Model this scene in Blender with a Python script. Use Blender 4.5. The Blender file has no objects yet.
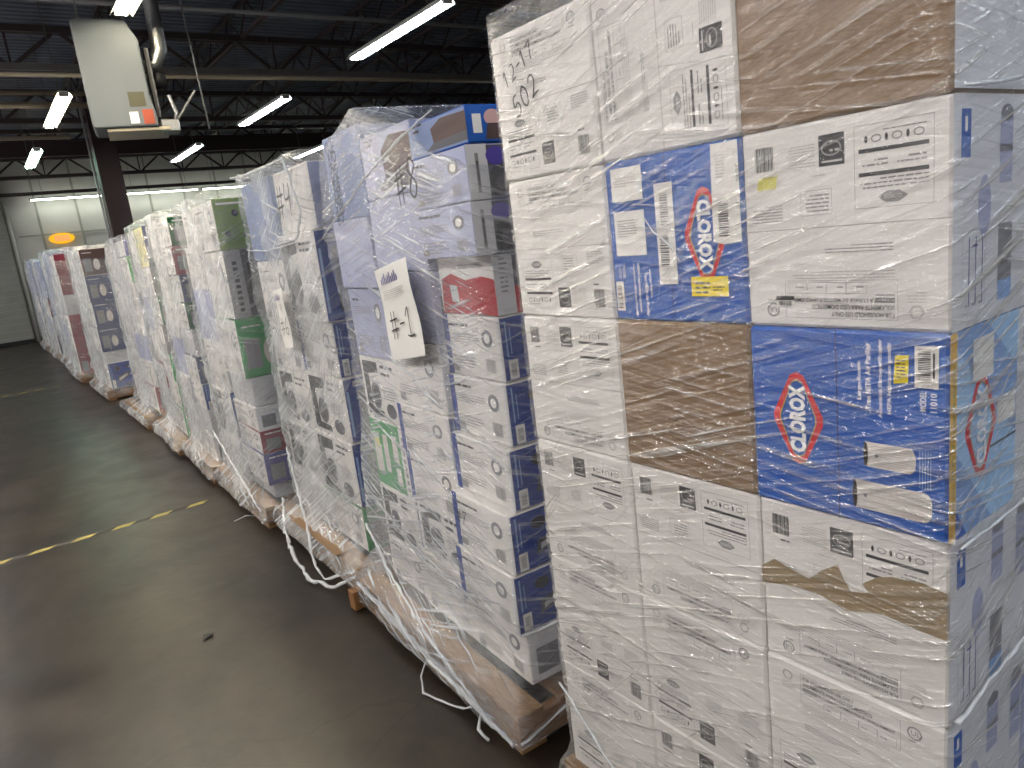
import bpy, bmesh, math, random
from mathutils import Vector, Matrix, noise
R = random.Random(7)
SC = bpy.context.scene
C = SC.collection
PI = math.pi

# ------------------------------------------------------------------ camera, world, exposure
FPX = 725.57
cam_d = bpy.data.cameras.new('camera'); cam_d.sensor_width = 36; cam_d.lens = FPX / 1024 * 36
cam_d.clip_start = .02; cam_d.clip_end = 200
cam = bpy.data.objects.new('camera', cam_d); C.objects.link(cam); SC.camera = cam
yw, pt, rl = 0.61364391, 0.21189597, -0.12031536
fw = Vector((math.sin(yw)*math.cos(pt), math.cos(yw)*math.cos(pt), -math.sin(pt)))
rt = Vector((math.cos(yw), -math.sin(yw), 0)); up = rt.cross(fw)
RR = rt*math.cos(rl) + up*math.sin(rl); UU = -rt*math.sin(rl) + up*math.cos(rl)
M = Matrix((RR, UU, -fw)).transposed().to_4x4()
M.translation = Vector((-1.0998, -0.46287, 1.67244)); cam.matrix_world = M

w = bpy.data.worlds.new('world'); SC.world = w; w.use_nodes = True
w.node_tree.nodes['Background'].inputs[0].default_value = (.62, .68, .8, 1)
w.node_tree.nodes['Background'].inputs[1].default_value = .05
SC.view_settings.view_transform = 'Standard'
SC.view_settings.look = 'None'
SC.view_settings.exposure = 0.80
SC.view_settings.gamma = 1.0
SC.view_settings.use_curve_mapping = False
SC.cycles.transparent_max_bounces = 24
SC.cycles.max_bounces = 8
SC.cycles.sample_clamp_indirect = 4
TUBE = 34.0          # emission of the fluorescent tubes

# ------------------------------------------------------------------ helpers
def lin(h):
    h = h.lstrip('#'); o = []
    for i in (0, 2, 4):
        c = int(h[i:i+2], 16) / 255
        o.append(c/12.92 if c <= .04045 else ((c+.055)/1.055)**2.4)
    return (*o, 1)
MATS = {}
def mat(name, col, rough=.6, spec=.4, metal=0, noise_amt=0, nscale=6, bump=0, bscale=40, emit=0, ecol=None, stretch=None):
    if name in MATS: return MATS[name]
    m = bpy.data.materials.new(name); m.use_nodes = True; nt = m.node_tree; b = nt.nodes['Principled BSDF']
    c = lin(col) if isinstance(col, str) else col
    b.inputs['Base Color'].default_value = c; b.inputs['Roughness'].default_value = rough
    b.inputs['Specular IOR Level'].default_value = spec; b.inputs['Metallic'].default_value = metal
    if noise_amt or bump:
        tc = nt.nodes.new('ShaderNodeTexCoord'); mp = nt.nodes.new('ShaderNodeMapping'); nt.links.new(tc.outputs['Object'], mp.inputs[0])
        if stretch: mp.inputs['Scale'].default_value = stretch
    if noise_amt:
        n = nt.nodes.new('ShaderNodeTexNoise'); n.inputs['Scale'].default_value = nscale; n.inputs['Detail'].default_value = 6
        nt.links.new(mp.outputs[0], n.inputs[0])
        r = nt.nodes.new('ShaderNodeMapRange'); r.inputs[1].default_value = .25; r.inputs[2].default_value = .75
        r.inputs[3].default_value = 1-noise_amt; r.inputs[4].default_value = 1+noise_amt; nt.links.new(n.outputs[0], r.inputs[0])
        mx = nt.nodes.new('ShaderNodeVectorMath'); mx.operation = 'SCALE'; mx.inputs[0].default_value = c[:3]
        nt.links.new(r.outputs[0], mx.inputs['Scale']); nt.links.new(mx.outputs[0], b.inputs['Base Color'])
    if bump:
        n2 = nt.nodes.new('ShaderNodeTexNoise'); n2.inputs['Scale'].default_value = bscale; n2.inputs['Detail'].default_value = 4
        nt.links.new(mp.outputs[0], n2.inputs[0])
        bp = nt.nodes.new('ShaderNodeBump'); bp.inputs['Strength'].default_value = bump; bp.inputs['Distance'].default_value = .01
        nt.links.new(n2.outputs[0], bp.inputs['Height']); nt.links.new(bp.outputs[0], b.inputs['Normal'])
    if emit:
        b.inputs['Emission Color'].default_value = lin(ecol) if ecol else c; b.inputs['Emission Strength'].default_value = emit
    MATS[name] = m; return m
# card and ink colours
CARD = dict(white='#dcd9d6', white2='#d2d3d8', brown='#7d6347', torn='#8f7c5e', blue='#1052a8', blue2='#173788', navy='#1d2c60', ltblue='#7d9fd0', sky='#9fc4e8', slate='#6f80a8',
            lavender='#9fa4c2', green='#2f8f4c', green2='#6d8a3c', dkgreen='#1f5a36', grey='#9a989c', dkgrey='#4c4c54', maroon='#7a2236', red='#a81a28',
            purple='#433f86', yellow='#d8cf8a', silver='#c0c0c4', black='#141418', pink='#c9a5a0', cream='#e6e2d6', brownprod='#4c3836')
for k, v in CARD.items(): mat(k, v, rough=.55, spec=.35, noise_amt=.06, nscale=5)
mat('brown', CARD['brown']); mat('ink', '#3c3c40', rough=.7); mat('inksoft', '#8c8b8c', rough=.7); mat('seam', '#a9a4a0', rough=.8); mat('seamdark', '#5a5048', rough=.8)
mat('inkfaint', '#b5b2b0', rough=.7); mat('marker', '#121216', rough=.5)
mat('logored', '#c8202e', rough=.5); mat('logowhite', '#eef0f4', rough=.5); mat('gold', '#c9a227', rough=.5); mat('goldstrip', '#cfa545', rough=.5)
mat('stickeryellow', '#e6d21e', rough=.5); mat('highlighter', '#d9d46a', rough=.6); mat('label', '#e4e2de', rough=.5); mat('violet', '#4b3f9a', rough=.5)
mat('prodwhite', '#cfc9c4', rough=.5); mat('prodshade', '#a9a29e', rough=.5); mat('prodgrey', '#77777e', rough=.5); mat('brownstamp', '#6f5540', rough=.8)

class MB:
    """collects faces with a material each; build() links them as ONE mesh object"""
    def __init__(s): s.v = []; s.f = []; s.m = []; s.ms = []
    def mi(s, m):
        m = MATS[m] if isinstance(m, str) else m
        if m not in s.ms: s.ms.append(m)
        return s.ms.index(m)
    def face(s, pts, m):
        n = len(s.v); s.v += [tuple(p) for p in pts]; s.f.append(tuple(range(n, n+len(pts)))); s.m.append(s.mi(m))
    def mesh(s, vs, fs, m):
        n = len(s.v); s.v += [tuple(p) for p in vs]; k = s.mi(m)
        for f in fs: s.f.append(tuple(i+n for i in f)); s.m.append(k)
    def box(s, x0, y0, z0, x1, y1, z1, m, ch=0.0, mf=None):
        """box with a small chamfer; mf = {'A':mat for -X,'E':mat for -Y}"""
        mf = mf or {}
        c = min(ch, (x1-x0)*.3, (y1-y0)*.3, (z1-z0)*.3)
        if c <= 0:
            vs = [(x, y, z) for z in (z0, z1) for y in (y0, y1) for x in (x0, x1)]
            for f, key in (((0,2,3,1),'B'), ((4,5,7,6),'T'), ((0,1,5,4),'E'), ((2,6,7,3),'N'), ((0,4,6,2),'A'), ((1,3,7,5),'S')):
                s.mesh([vs[i] for i in f], [(0,1,2,3)], mf.get(key, m))
            return
        bm = bmesh.new(); bmesh.ops.create_cube(bm, size=1)
        for v in bm.verts:
            v.co = Vector((x0+(v.co.x+.5)*(x1-x0), y0+(v.co.y+.5)*(y1-y0), z0+(v.co.z+.5)*(z1-z0)))
        bmesh.ops.bevel(bm, geom=list(bm.edges), offset=c, segments=1, affect='EDGES', clamp_overlap=True)
        bm.normal_update(); bm.verts.index_update()
        n = len(s.v); s.v += [tuple(v.co) for v in bm.verts]
        for f in bm.faces:
            nn = f.normal; key = ''
            if nn.x < -.9: key = 'A'
            elif nn.y < -.9: key = 'E'
            elif nn.x > .9: key = 'S'
            elif nn.y > .9: key = 'N'
            s.f.append(tuple(v.index+n for v in f.verts)); s.m.append(s.mi(mf.get(key, m)))
        bm.free()
    def tube(s, pts, r, m, seg=8, rj=0, cap=True):
        pts = [Vector(p) for p in pts]; n0 = len(s.v); k = s.mi(m); L = len(pts); prev = None
        for i, p in enumerate(pts):
            t = (pts[min(i+1, L-1)] - pts[max(i-1, 0)]).normalized()
            a = prev if prev is not None and abs(prev.dot(t)) < .95 else (Vector((0,0,1)) if abs(t.z) < .9 else Vector((1,0,0)))
            u = (a - t*a.dot(t)).normalized(); vv = t.cross(u); prev = u
            rr = (r[i] if isinstance(r, (list, tuple)) else r)
            for j in range(seg):
                q = rr*(1+rj*(R.random()-.5)); an = 2*PI*j/seg
                s.v.append(tuple(p + u*math.cos(an)*q + vv*math.sin(an)*q))
        for i in range(L-1):
            for j in range(seg):
                a, b = n0+i*seg+j, n0+i*seg+(j+1) % seg
                s.f.append((a, b, b+seg, a+seg)); s.m.append(k)
        if cap:
            s.f.append(tuple(n0+j for j in range(seg))[::-1]); s.m.append(k)
            s.f.append(tuple(n0+(L-1)*seg+j for j in range(seg))); s.m.append(k)
    def bar(s, a, b, wd, ht, m):
        """rectangular bar from a to b"""
        a, b = Vector(a), Vector(b); t = (b-a).normalized()
        ref = Vector((0,0,1)) if abs(t.z) < .95 else Vector((1,0,0))
        u = t.cross(ref).normalized()*wd/2; v = u.cross(t).normalized()*ht/2
        vs = [a-u-v, a+u-v, a+u+v, a-u+v, b-u-v, b+u-v, b+u+v, b-u+v]
        s.mesh(vs, [(0,1,2,3)[::-1], (4,5,6,7), (0,1,5,4), (1,2,6,5), (2,3,7,6), (3,0,4,7)], m)
    def build(s, name, parent=None, loc=None, smooth=False):
        me = bpy.data.meshes.new(name); me.from_pydata(s.v, [], s.f)
        for m in s.ms: me.materials.append(m)
        me.polygons.foreach_set('material_index', s.m)
        if smooth: me.polygons.foreach_set('use_smooth', [True]*len(s.f))
        me.update()
        o = bpy.data.objects.new(name, me); C.objects.link(o)
        if loc is not None: o.location = loc
        if parent: o.parent = parent
        return o
def tag(o, label, cat, group=None):
    o['label'] = label; o['category'] = cat
    if group: o['group'] = group
    return o
def thing(name, label, cat, loc=(0,0,0), rz=0, group=None):
    o = bpy.data.objects.new(name, None); C.objects.link(o); o.location = loc; o.rotation_euler = (0, 0, rz)
    o.empty_display_size = .1
    return tag(o, label, cat, group)
def struct(o): o['kind'] = 'structure'; return o
def copy_tree(o, parent=None):
    c = o.copy(); C.objects.link(c); c.parent = parent
    for ch in list(o.children): copy_tree(ch, c)
    return c

TXT = {}
def text_mesh(s, bold=0.0):
    k = (s, bold)
    if k in TXT: return TXT[k]
    cu = bpy.data.curves.new('lettering', 'FONT'); cu.body = s; cu.size = 1; cu.offset = bold; cu.resolution_u = 2
    o = bpy.data.objects.new('lettering', cu); C.objects.link(o)
    dg = bpy.context.evaluated_depsgraph_get(); me = o.evaluated_get(dg).to_mesh()
    vs = [(v.co.x, v.co.y) for v in me.vertices]; fs = [tuple(p.vertices) for p in me.polygons]
    o.evaluated_get(dg).to_mesh_clear(); C.objects.unlink(o); bpy.data.objects.remove(o); bpy.data.curves.remove(cu)
    x0 = min(v[0] for v in vs); x1 = max(v[0] for v in vs); y0 = min(v[1] for v in vs); y1 = max(v[1] for v in vs)
    TXT[k] = ([((x-x0)/(x1-x0), (y-y0)/(y1-y0)) for x, y in vs], fs, (x1-x0)/(y1-y0)); return TXT[k]

# pen strokes of the marker writing, unit height
GL = {'1': [[(.1,.75),(.3,1),(.28,.5),(.3,0)]], '1f': [[(.05,.72),(.3,1),(.28,.5),(.25,0)], [(.0,.06),(.25,0),(.55,.05)]],
      '2': [[(.05,.8),(.25,1),(.5,.85),(.45,.5),(.15,.1),(.05,0),(.3,.05),(.6,.02)]],
      '-': [[(.05,.5),(.45,.52)]], '7': [[(.0,.9),(.5,1),(.3,.5),(.2,0)]],
      '5': [[(.55,1),(.2,.95),(.15,.55),(.45,.6),(.55,.3),(.35,.02),(.05,.08)]],
      '0': [[(.3,1),(.08,.7),(.08,.25),(.3,0),(.52,.3),(.5,.75),(.3,1)]],
      '#': [[(.2,1),(.15,0)], [(.45,1),(.42,0)], [(0,.68),(.65,.72)], [(0,.32),(.65,.38)]],
      '8': [[(.5,.85),(.3,1),(.1,.8),(.3,.55),(.52,.3),(.35,0),(.1,.2),(.3,.52),(.5,.75),(.5,.85)]],
      '4': [[(.1,1),(.05,.55),(.55,.6)], [(.5,1),(.45,0)]], '6': [[(.45,1),(.15,.6),(.1,.2),(.3,0),(.5,.2),(.35,.42),(.12,.3)]],
      ' ': []}

class Art:
    """flat artwork of one face, in metres from its lower left corner"""
    def __init__(s, W, H): s.W, s.H = W, H; s.it = []
    def add(s, vs, fs, m, l): s.it.append((vs, fs, m, l)); return s
    def rect(s, x, y, w_, h, m, l=1): return s.add([(x,y),(x+w_,y),(x+w_,y+h),(x,y+h)], [(0,1,2,3)], m, l)
    def poly(s, pts, m, l=1): return s.add(pts, [tuple(range(len(pts)))], m, l)
    def ell(s, x, y, a, b, m, l=1, n=20): return s.poly([(x+a*math.cos(2*PI*i/n), y+b*math.sin(2*PI*i/n)) for i in range(n)], m, l)
    def ring(s, pts, t, m, l=2):
        n = len(pts); cx = sum(p[0] for p in pts)/n; cy = sum(p[1] for p in pts)/n
        inn = []
        for x, y in pts:
            d = math.hypot(x-cx, y-cy); k = (d-t)/d; inn.append((cx+(x-cx)*k, cy+(y-cy)*k))
        return s.add(list(pts)+inn, [(i, (i+1) % n, n+(i+1) % n, n+i) for i in range(n)], m, l)
    def frame(s, x, y, w_, h, t, m, l=1):
        return s.rect(x,y,w_,t,m,l).rect(x,y+h-t,w_,t,m,l).rect(x,y,t,h,m,l).rect(x+w_-t,y,t,h,m,l)
    def text(s, st, x, y, h, m, l=2, w=None, rot=0, bold=.0):
        vs, fs, asp = text_mesh(st, bold); W_ = w if w else h*asp; c, sn = math.cos(rot), math.sin(rot)
        return s.add([(x+vx*W_*c-vy*h*sn, y+vx*W_*sn+vy*h*c) for vx, vy in vs], fs, m, l)
    def greek(s, x, y, w_, n, lh, m, l=1, rnd=None, full=.9):
        rnd = rnd or R
        for i in range(n):
            cx = x; end = x + w_*(full+(1-full)*rnd.random() if i < n-1 else .4+.5*rnd.random())
            while cx < end-lh*.5:
                ww = min(lh*(1.2+3.5*rnd.random()), end-cx); s.rect(cx, y-i*lh*1.75, ww, lh*.72, m, l); cx += ww+lh*.6
        return s
    def bars(s, x, y, w_, h, m='ink', l=2, back=None, vert=False):
        if back: s.rect(x-.12*w_, y-.25*h, w_*1.24, h*1.4, back, l-1)
        L = h if vert else w_; p = 0
        while p < L:
            t = L*R.choice((.02,.03,.05)); 
            if vert: s.rect(x, y+p, w_, min(t, L-p), m, l)
            else: s.rect(x+p, y, min(t, L-p), h, m, l)
            p += t+L*R.choice((.02,.03,.04))
        return s
    def strokes(s, st, x, y, h, m='marker', l=4, rot=0, th=.07, shear=.12):
        c, sn = math.cos(rot), math.sin(rot); ox = 0
        toks = st if isinstance(st, list) else list(st)
        for t in toks:
            for pl in GL[t]:
                P = []
                for (vx, vy) in pl:
                    px, py = (ox+vx+vy*shear)*h, vy*h; P.append(Vector((x+px*c-py*sn, y+px*sn+py*c)))
                Q = []
                for i in range(len(P)-1):      # smooth the stroke
                    p0, p1, p2, p3 = P[max(i-1,0)], P[i], P[i+1], P[min(i+2,len(P)-1)]
                    for k in range(5):
                        u = k/5; Q.append(.5*((2*p1)+(-p0+p2)*u+(2*p0-5*p1+4*p2-p3)*u*u+(-p0+3*p1-3*p2+p3)*u**3))
                Q.append(P[-1]); vs = []; tt = th*h/2
                for i, q in enumerate(Q):
                    d = (Q[min(i+1,len(Q)-1)]-Q[max(i-1,0)]).normalized(); nrm = Vector((-d.y, d.x))*tt
                    vs += [tuple(q+nrm), tuple(q-nrm)]
                s.add(vs, [(2*i,2*i+1,2*i+3,2*i+2) for i in range(len(Q)-1)], m, l)
            ox += .78 if t != '-' else .55
        return s
    def turn(s, k):
        """rotate the whole drawing by k quarter turns inside the same face"""
        for _ in range(k % 4):
            W, H = s.W, s.H
            s.it = [([((H-y)*W/H, x*H/W) for x, y in vs], fs, m, l) for vs, fs, m, l in s.it]
        return s
    def put(s, mb, face, x0, y0, z0, x1, y1, z1):
        for vs, fs, m, l in s.it:
            e = .0005*l + .0003
            if face == 'A': P = [(x0-e, y1-u, z0+v) for u, v in vs]
            elif face == 'E': P = [(x0+u, y0-e, z0+v) for u, v in vs]
            mb.mesh(P, fs, m)
        return mb

# ------------------------------------------------------------------ artwork
def logo(a, cx, cy, hw, hh, rot_text=True, l=2, text_up=True):
    """red diamond outline with the white word across it; hh along the word's direction"""
    pts = [(cx, cy+hh), (cx+hw*.27, cy+hh*.93), (cx+hw*.99, cy+hh*.09), (cx+hw*.99, cy-hh*.09), (cx+hw*.27, cy-hh*.93), (cx, cy-hh),
           (cx-hw*.27, cy-hh*.93), (cx-hw*.99, cy-hh*.09), (cx-hw*.99, cy+hh*.09), (cx-hw*.27, cy+hh*.93)]
    a.ring(pts, hw*.25, 'logored', l)
    inn = [(cx+(x-cx)*.74, cy+(y-cy)*.85) for x, y in pts]; a.ring(inn, hw*.04, 'gold', l+1)
    tw = hh*1.46; th = hw*.66
    if text_up: a.text('CLOROX', cx+th/2, cy-tw/2, th, 'logowhite', l+3, w=tw, rot=PI/2, bold=.05)
    else: a.text('CLOROX', cx-th/2, cy+tw/2, th, 'logowhite', l+3, w=tw, rot=-PI/2, bold=.05)
def household(W, H, flip=False, turn=0, sticker=False):
    a = Art(W, H); f = lambda u: u*W; g = lambda v: v*H
    a.rect(0, g(.497), W, .0016, 'seam')
    a.frame(f(.22), g(.76), f(.56), g(.19), .0007, 'inksoft')
    for i, s in enumerate(('FOR HOUSEHOLD USE ONLY', 'SOLAMENTE PARA USO DOMESTICO', "DESTINE A L'USAGE DOMESTIQUE UNIQUEMENT")):
        a.text(s, f(.235), g(.915)-i*.0115, .0078, 'ink', 2, w=f((.30, .40, .52)[i]), bold=.012)
    for i in range(4): a.frame(f(.36+.1*i), g(.77), f(.1), g(.055), .0006, 'inksoft'); a.greek(f(.375+.1*i), g(.79), f(.06), 1, .003, 'inksoft')
    a.greek(f(.235), g(.86), f(.10), 3, .003, 'inksoft'); a.greek(f(.235), g(.745), f(.52), 3, .0028, 'inkfaint')
    a.greek(f(.24), g(.62), f(.35), 3, .0028, 'inksoft')
    a.ring([(f(.85)+.013*math.cos(i*PI/4), g(.91)+.013*math.sin(i*PI/4)) for i in range(8)], .003, 'inksoft'); a.text('UL', f(.85)-.006, g(.91)-.005, .010, 'inksoft')
    a.greek(f(.82), g(.855), f(.07), 1, .003, 'inksoft')
    a.ring([(f(.14)+.012*math.cos(i*PI/3), g(.91)+.012*math.sin(i*PI/3)) for i in range(6)], .004, 'inkfaint'); a.greek(f(.10), g(.86), f(.09), 4, .0026, 'inkfaint')
    # lower panel
    a.frame(f(.07), g(.06), f(.34), g(.37), .0007, 'inksoft')
    a.greek(f(.10), g(.09), f(.28), 1, .0026, 'inksoft')
    for i in range(3): 
        a.ring([(f(.13+.09*i)+.008*math.cos(k*PI/4), g(.125)+.006*math.sin(k*PI/4)) for k in range(8)], .002, 'inksoft'); a.ell(f(.175+.09*i), g(.125), .0025, .006, 'ink', 2, 6)
    a.rect(f(.09), g(.165), f(.30), .0058, 'ink', 1); a.rect(f(.09), g(.27), f(.30), .0058, 'ink', 1)
    a.greek(f(.10), g(.235), f(.12), 2, .0038, 'inksoft'); a.greek(f(.26), g(.235), f(.12), 2, .0038, 'inksoft')
    a.greek(f(.09), g(.335), f(.30), 3, .0034, 'inksoft')
    dl = [(f(.24)+x*.022, g(.385)+y*.0095) for x, y in ((-1,0),(-.4,.9),(.4,.9),(1,0),(.4,-.9),(-.4,-.9))]
    a.poly(dl, 'inksoft', 1); a.text('CLOROX', f(.24)-.013, g(.385)-.003, .006, 'label', 2, w=.026)
    a.rect(f(.455), g(.07), f(.125), g(.145), 'ink', 1); a.ring([(f(.5175)+f(.05)*math.cos(i*PI/7), g(.135)+g(.036)*math.sin(i*PI/7)) for i in range(14)], .0025, 'inksoft', 2); a.greek(f(.48), g(.14), f(.07), 1, .005, 'inkfaint', 3); a.rect(f(.465), g(.19), f(.1), .003, 'inkfaint', 2)
    a.greek(f(.60), g(.20), f(.15), 8, .0026, 'inkfaint')
    a.frame(f(.52), g(.32), f(.16), g(.12), .0006, 'inksoft'); a.greek(f(.535), g(.415), f(.12), 5, .0034, 'inksoft')
    a.greek(f(.55), g(.25), f(.13), 1, .0028, 'inkfaint')
    a.greek(f(.78), g(.45), f(.17), 6, .0028, 'inksoft')
    a.bars(f(.82), g(.08), f(.10), g(.12)); a.greek(f(.82), g(.23), f(.10), 1, .004, 'ink')
    if flip: a.turn(2)
    if turn: a.turn(turn)
    return a
def white_end(W, H):
    """end panel of the white cartons: blue flag, unit pictures, bars"""
    a = Art(W, H); a.rect(0, 0, W, H, 'white2', 1)
    a.rect(.022, H-.085, .03, .065, 'blue', 2); a.rect(.032, H-.05, .008, .02, 'label', 3)
    for x, y, h in ((.15,.2,.1),(.25,.17,.13)): a.rect(x, y, .045, h, 'lavender', 2); a.ell(x+.022, y+h, .022, .012, 'prodgrey', 3); a.rect(x, y+h*.45, .045, .01, 'prodgrey', 3)
    a.ell(.1,.17,.022,.045,'lavender',2); a.rect(.15,.05,.05,.09,'prodgrey',2); a.rect(.15,.025,.05,.03,'ltblue',3)
    for i in range(3): a.rect(.05+.022*i,.03,.003,.1,'purple',2); a.greek(.04+.022*i,.03,.012,1,.005,'inksoft',2)
    a.rect(.062,.115,.018,.004,'purple',2); a.frame(.03,.02,.075,.12,.0007,'inksoft',2)
    a.rect(.30,.03,.2,.25,'lavender',2); a.greek(.32,.24,.15,7,.006,'inksoft',3)
    return a
def blue_front(W, H):
    a = Art(W, H); a.rect(.163, 0, .0018, H, 'navy', 1)
    logo(a, .092, .167, .047, .083)
    up_ = PI/2
    for s, x, y, L, h in (('Large Room', .207, .215, .062, .0085), ('True HEPA Air Purifier', .221, .200, .108, .0085), ('Autentico filtro purificador', .241, .189, .126, .0085),
                          ('HEPA Habitacion grande', .255, .197, .112, .0085), ('MODEL', .305, .208, .031, .0095), ('11010', .320, .208, .029, .0095)):
        a.text(s, x, y, h, 'logowhite', 2, w=L, rot=up_, bold=.008)
    a.rect(.288, .244, .034, .064, 'label', 2); a.bars(.293, .256, .018, .047, 'ink', 3, vert=True); a.rect(.314, .26, .003, .038, 'ink', 3)
    for x0, y0, x1, y1, line in ((.212,.102,.287,.148,1), (.193,.027,.311,.080,0)):
        w_ = x1-x0; a.ell(x1-.006, (y0+y1)/2, .009, (y1-y0)/2-.003, 'prodwhite', 2); a.rect(x0, y0+.002, w_*.94, y1-y0-.004, 'prodwhite', 3)
        a.ell(x0, (y0+y1)/2, .004, (y1-y0)/2-.002, 'black', 5)
        for i in range(9 if line else 4): a.rect(x0+.012, y0+.006+i*(y1-y0-.01)/(9 if line else 4), w_*.8, .0009, 'prodshade', 4)
        a.ell(x0+.018, (y0+y1)/2, .003, .003, 'prodgrey', 6)
    for i in range(5): a.rect(.295+i*.004, .085, .0012, .06, 'ltblue', 2)
    return a
def blue_end(W, H):
    a = Art(W, H); a.rect(.0, 0, W, H, 'ltblue', 1); a.rect(0, 0, .022, H, 'goldstrip', 2)
    a.text('Captures 99.9% of Viruses & Bacteria', .017, .04, .009, 'green2', 3, w=.24, rot=PI/2, bold=.01)
    a.poly([(.022,.14),(.022,.30),(.24,.12),(.24,0),(.15,0)], 'sky', 2); a.poly([(.022,.0),(.06,0),(.022,.05)], 'blue', 2); a.poly([(.12,H),(.24,H),(.24,H-.09)], 'sky', 2)
    a.rect(.24, 0, W-.24, H, 'white2', 2)
    logo(a, .105, .165, .055, .085, l=3)
    a.rect(.07, .24, .072, .066, 'label', 6); a.rect(.165, .15, .07, .045, 'label', 3); a.rect(.14, .118, .10, .004, 'ink', 3)
    a.greek(.26, .29, .22, 4, .006, 'inksoft', 3); a.rect(.28,.06,.1,.16,'lavender',3); a.greek(.40,.2,.12,6,.005,'inksoft',3)
    return a
def blue_label_front(W, H):
    """the second blue box: upside-down logo, courier labels, tape"""
    a = Art(W, H); a.rect(.163, 0, .0018, H, 'navy', 1)
    logo(a, .252, .165, .048, .088, text_up=False)
    for s, x, y, L in (('Autentico filtro purificador', .066, .118, .11), ('HEPA Habitacion grande', .078, .118, .10), ('True HEPA Air Purifier', .098, .10, .09), ('Large Room', .110, .10, .05)):
        a.text(s, x-.006, y, .0085, 'logowhite', 2, w=L, rot=-PI/2, bold=.008)
    a.text('MODEL', .032, .115, .008, 'logowhite', 2, w=.028, rot=-PI/2); a.text('11010', .020, .115, .008, 'logowhite', 2, w=.026, rot=-PI/2)
    return a
def ring8(cx, cy, r): return [(cx+r*math.cos(i*PI/6), cy+r*math.sin(i*PI/6)) for i in range(12)]
def brown_art(W, H, cx, cy):
    a = Art(W, H); a.ring(ring8(cx, cy, .036), .003, 'brownstamp', 1); a.greek(cx-.026, cy+.016, .05, 4, .006, 'brownstamp', 2)
    a.ell(cx+.05, cy-.01, .004, .004, 'label', 2) if cy < .15 else None
    return a

# generic appliance cartons: each returns (body, aisle material, end material, aisle art, end art)
def text_block(a, x, y, w_, n, big='ink'):
    a.greek(x, y, w_*.8, 1, .012, big, 2); a.greek(x, y-.028, w_, n, .005, 'inksoft', 2)
def ap_white(a):
    W, H = a.W, a.H
    text_block(a, W*.1, H*.82, W*.55, 4); a.bars(W*.72, H*.12, W*.16, H*.22, 'inksoft', 2); a.ell(W*.78, H*.66, W*.09, H*.14, 'prodgrey', 2); a.ell(W*.78, H*.66, W*.05, H*.08, 'label', 3); a.greek(W*.12, H*.3, W*.45, 4, .006, 'inksoft', 2); a.rect(W*.1, H*.06, W*.12, H*.13, 'inksoft', 2)
def ap_coffee(a):
    W, H = a.W, a.H
    a.poly([(W*.08,H*.06),(W*.52,H*.06),(W*.52,H*.16),(W*.24,H*.18),(W*.22,H*.74),(W*.5,H*.78),(W*.5,H*.94),(W*.08,H*.94)], 'black', 2)
    a.ell(W*.37, H*.40, W*.13, H*.22, 'dkgrey', 3); a.ell(W*.37, H*.38, W*.07, H*.12, 'black', 4); a.rect(W*.26, H*.60, W*.24, H*.05, 'silver', 5)
    a.greek(W*.58, H*.86, W*.34, 2, .018, 'ink', 2); a.greek(W*.58, H*.55, W*.34, 5, .007, 'inksoft', 2); a.ell(W*.74, H*.2, W*.13, H*.12, 'dkgrey', 2)
def end_shaver(a):
    W, H = min(a.W, .45), a.H
    a.rect(.075, H*.10, .085, H*.62, 'black', 2); a.ell(.117, H*.72, .046, H*.13, 'black', 2); a.rect(.095, H*.2, .045, H*.3, 'dkgrey', 3); a.ell(.117, H*.74, .026, H*.08, 'prodgrey', 3)
    a.rect(.05, H*.86, .09, H*.09, 'silver', 2); a.greek(.055, H*.89, .07, 1, .006, 'ink', 3)
    a.rect(.012, H*.1, .012, H*.7, 'ltblue', 2); a.greek(.2, H*.8, .15, 5, .008, 'ltblue', 2)
def end_blue(a):
    W, H = a.W, a.H
    a.rect(.02, H*.03, .035, H*.3, 'label', 2); a.bars(.027, H*.08, .02, H*.2, 'inksoft', 3, vert=True)
    a.rect(.018, H*.38, .006, H*.55, 'ltblue', 2); a.rect(.034, H*.42, .004, H*.4, 'ltblue', 2)
    a.poly([(.09,H*.2),(.24,H*.42),(.25,H*.62),(.10,H*.45)], 'dkgrey', 2); a.poly([(.11,H*.28),(.22,H*.45),(.22,H*.52),(.11,H*.38)], 'silver', 3)
    a.ell(.11, H*.75, .03, H*.10, 'black', 2); a.rect(.16, H*.05, .1, H*.1, 'navy', 2); a.ell(.25, H*.8, .04, H*.1, 'navy', 2)
def end_lavender(a):
    W, H = a.W, a.H
    a.rect(0, 0, .07, H, 'white2', 2); a.rect(.028, H*.12, .012, H*.72, 'inksoft', 3); a.rect(.031, H*.2, .006, H*.5, 'ink', 4)
    a.ell(.10, H*.78, .035, H*.17, 'violet', 4); a.poly([(.075,H*.06),(.17,H*.06),(.17,H*.5),(.15,H*.58),(.09,H*.58),(.075,H*.5)], 'black', 3); a.ell(.12, H*.28, .028, H*.14, 'dkgrey', 4)
    a.ell(.21, H*.75, .02, H*.08, 'prodwhite', 3); a.rect(.2, H*.1, .05, H*.4, 'prodgrey', 3); a.greek(.26, H*.8, .15, 4, .008, 'inksoft', 3)
def end_grey(a):
    W, H = a.W, a.H
    a.rect(0, 0, .10, H, 'grey', 2)
    for i in range(9): a.rect(.04, H*(.1+.085*i), .028, H*.05, 'ink', 3)
    a.ell(.19, H*.33, .085, H*.28, 'black', 3); a.ell(.17, H*.36, .035, H*.09, 'prodgrey', 4); a.rect(.125, H*.62, .14, H*.2, 'black', 3)
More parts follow.
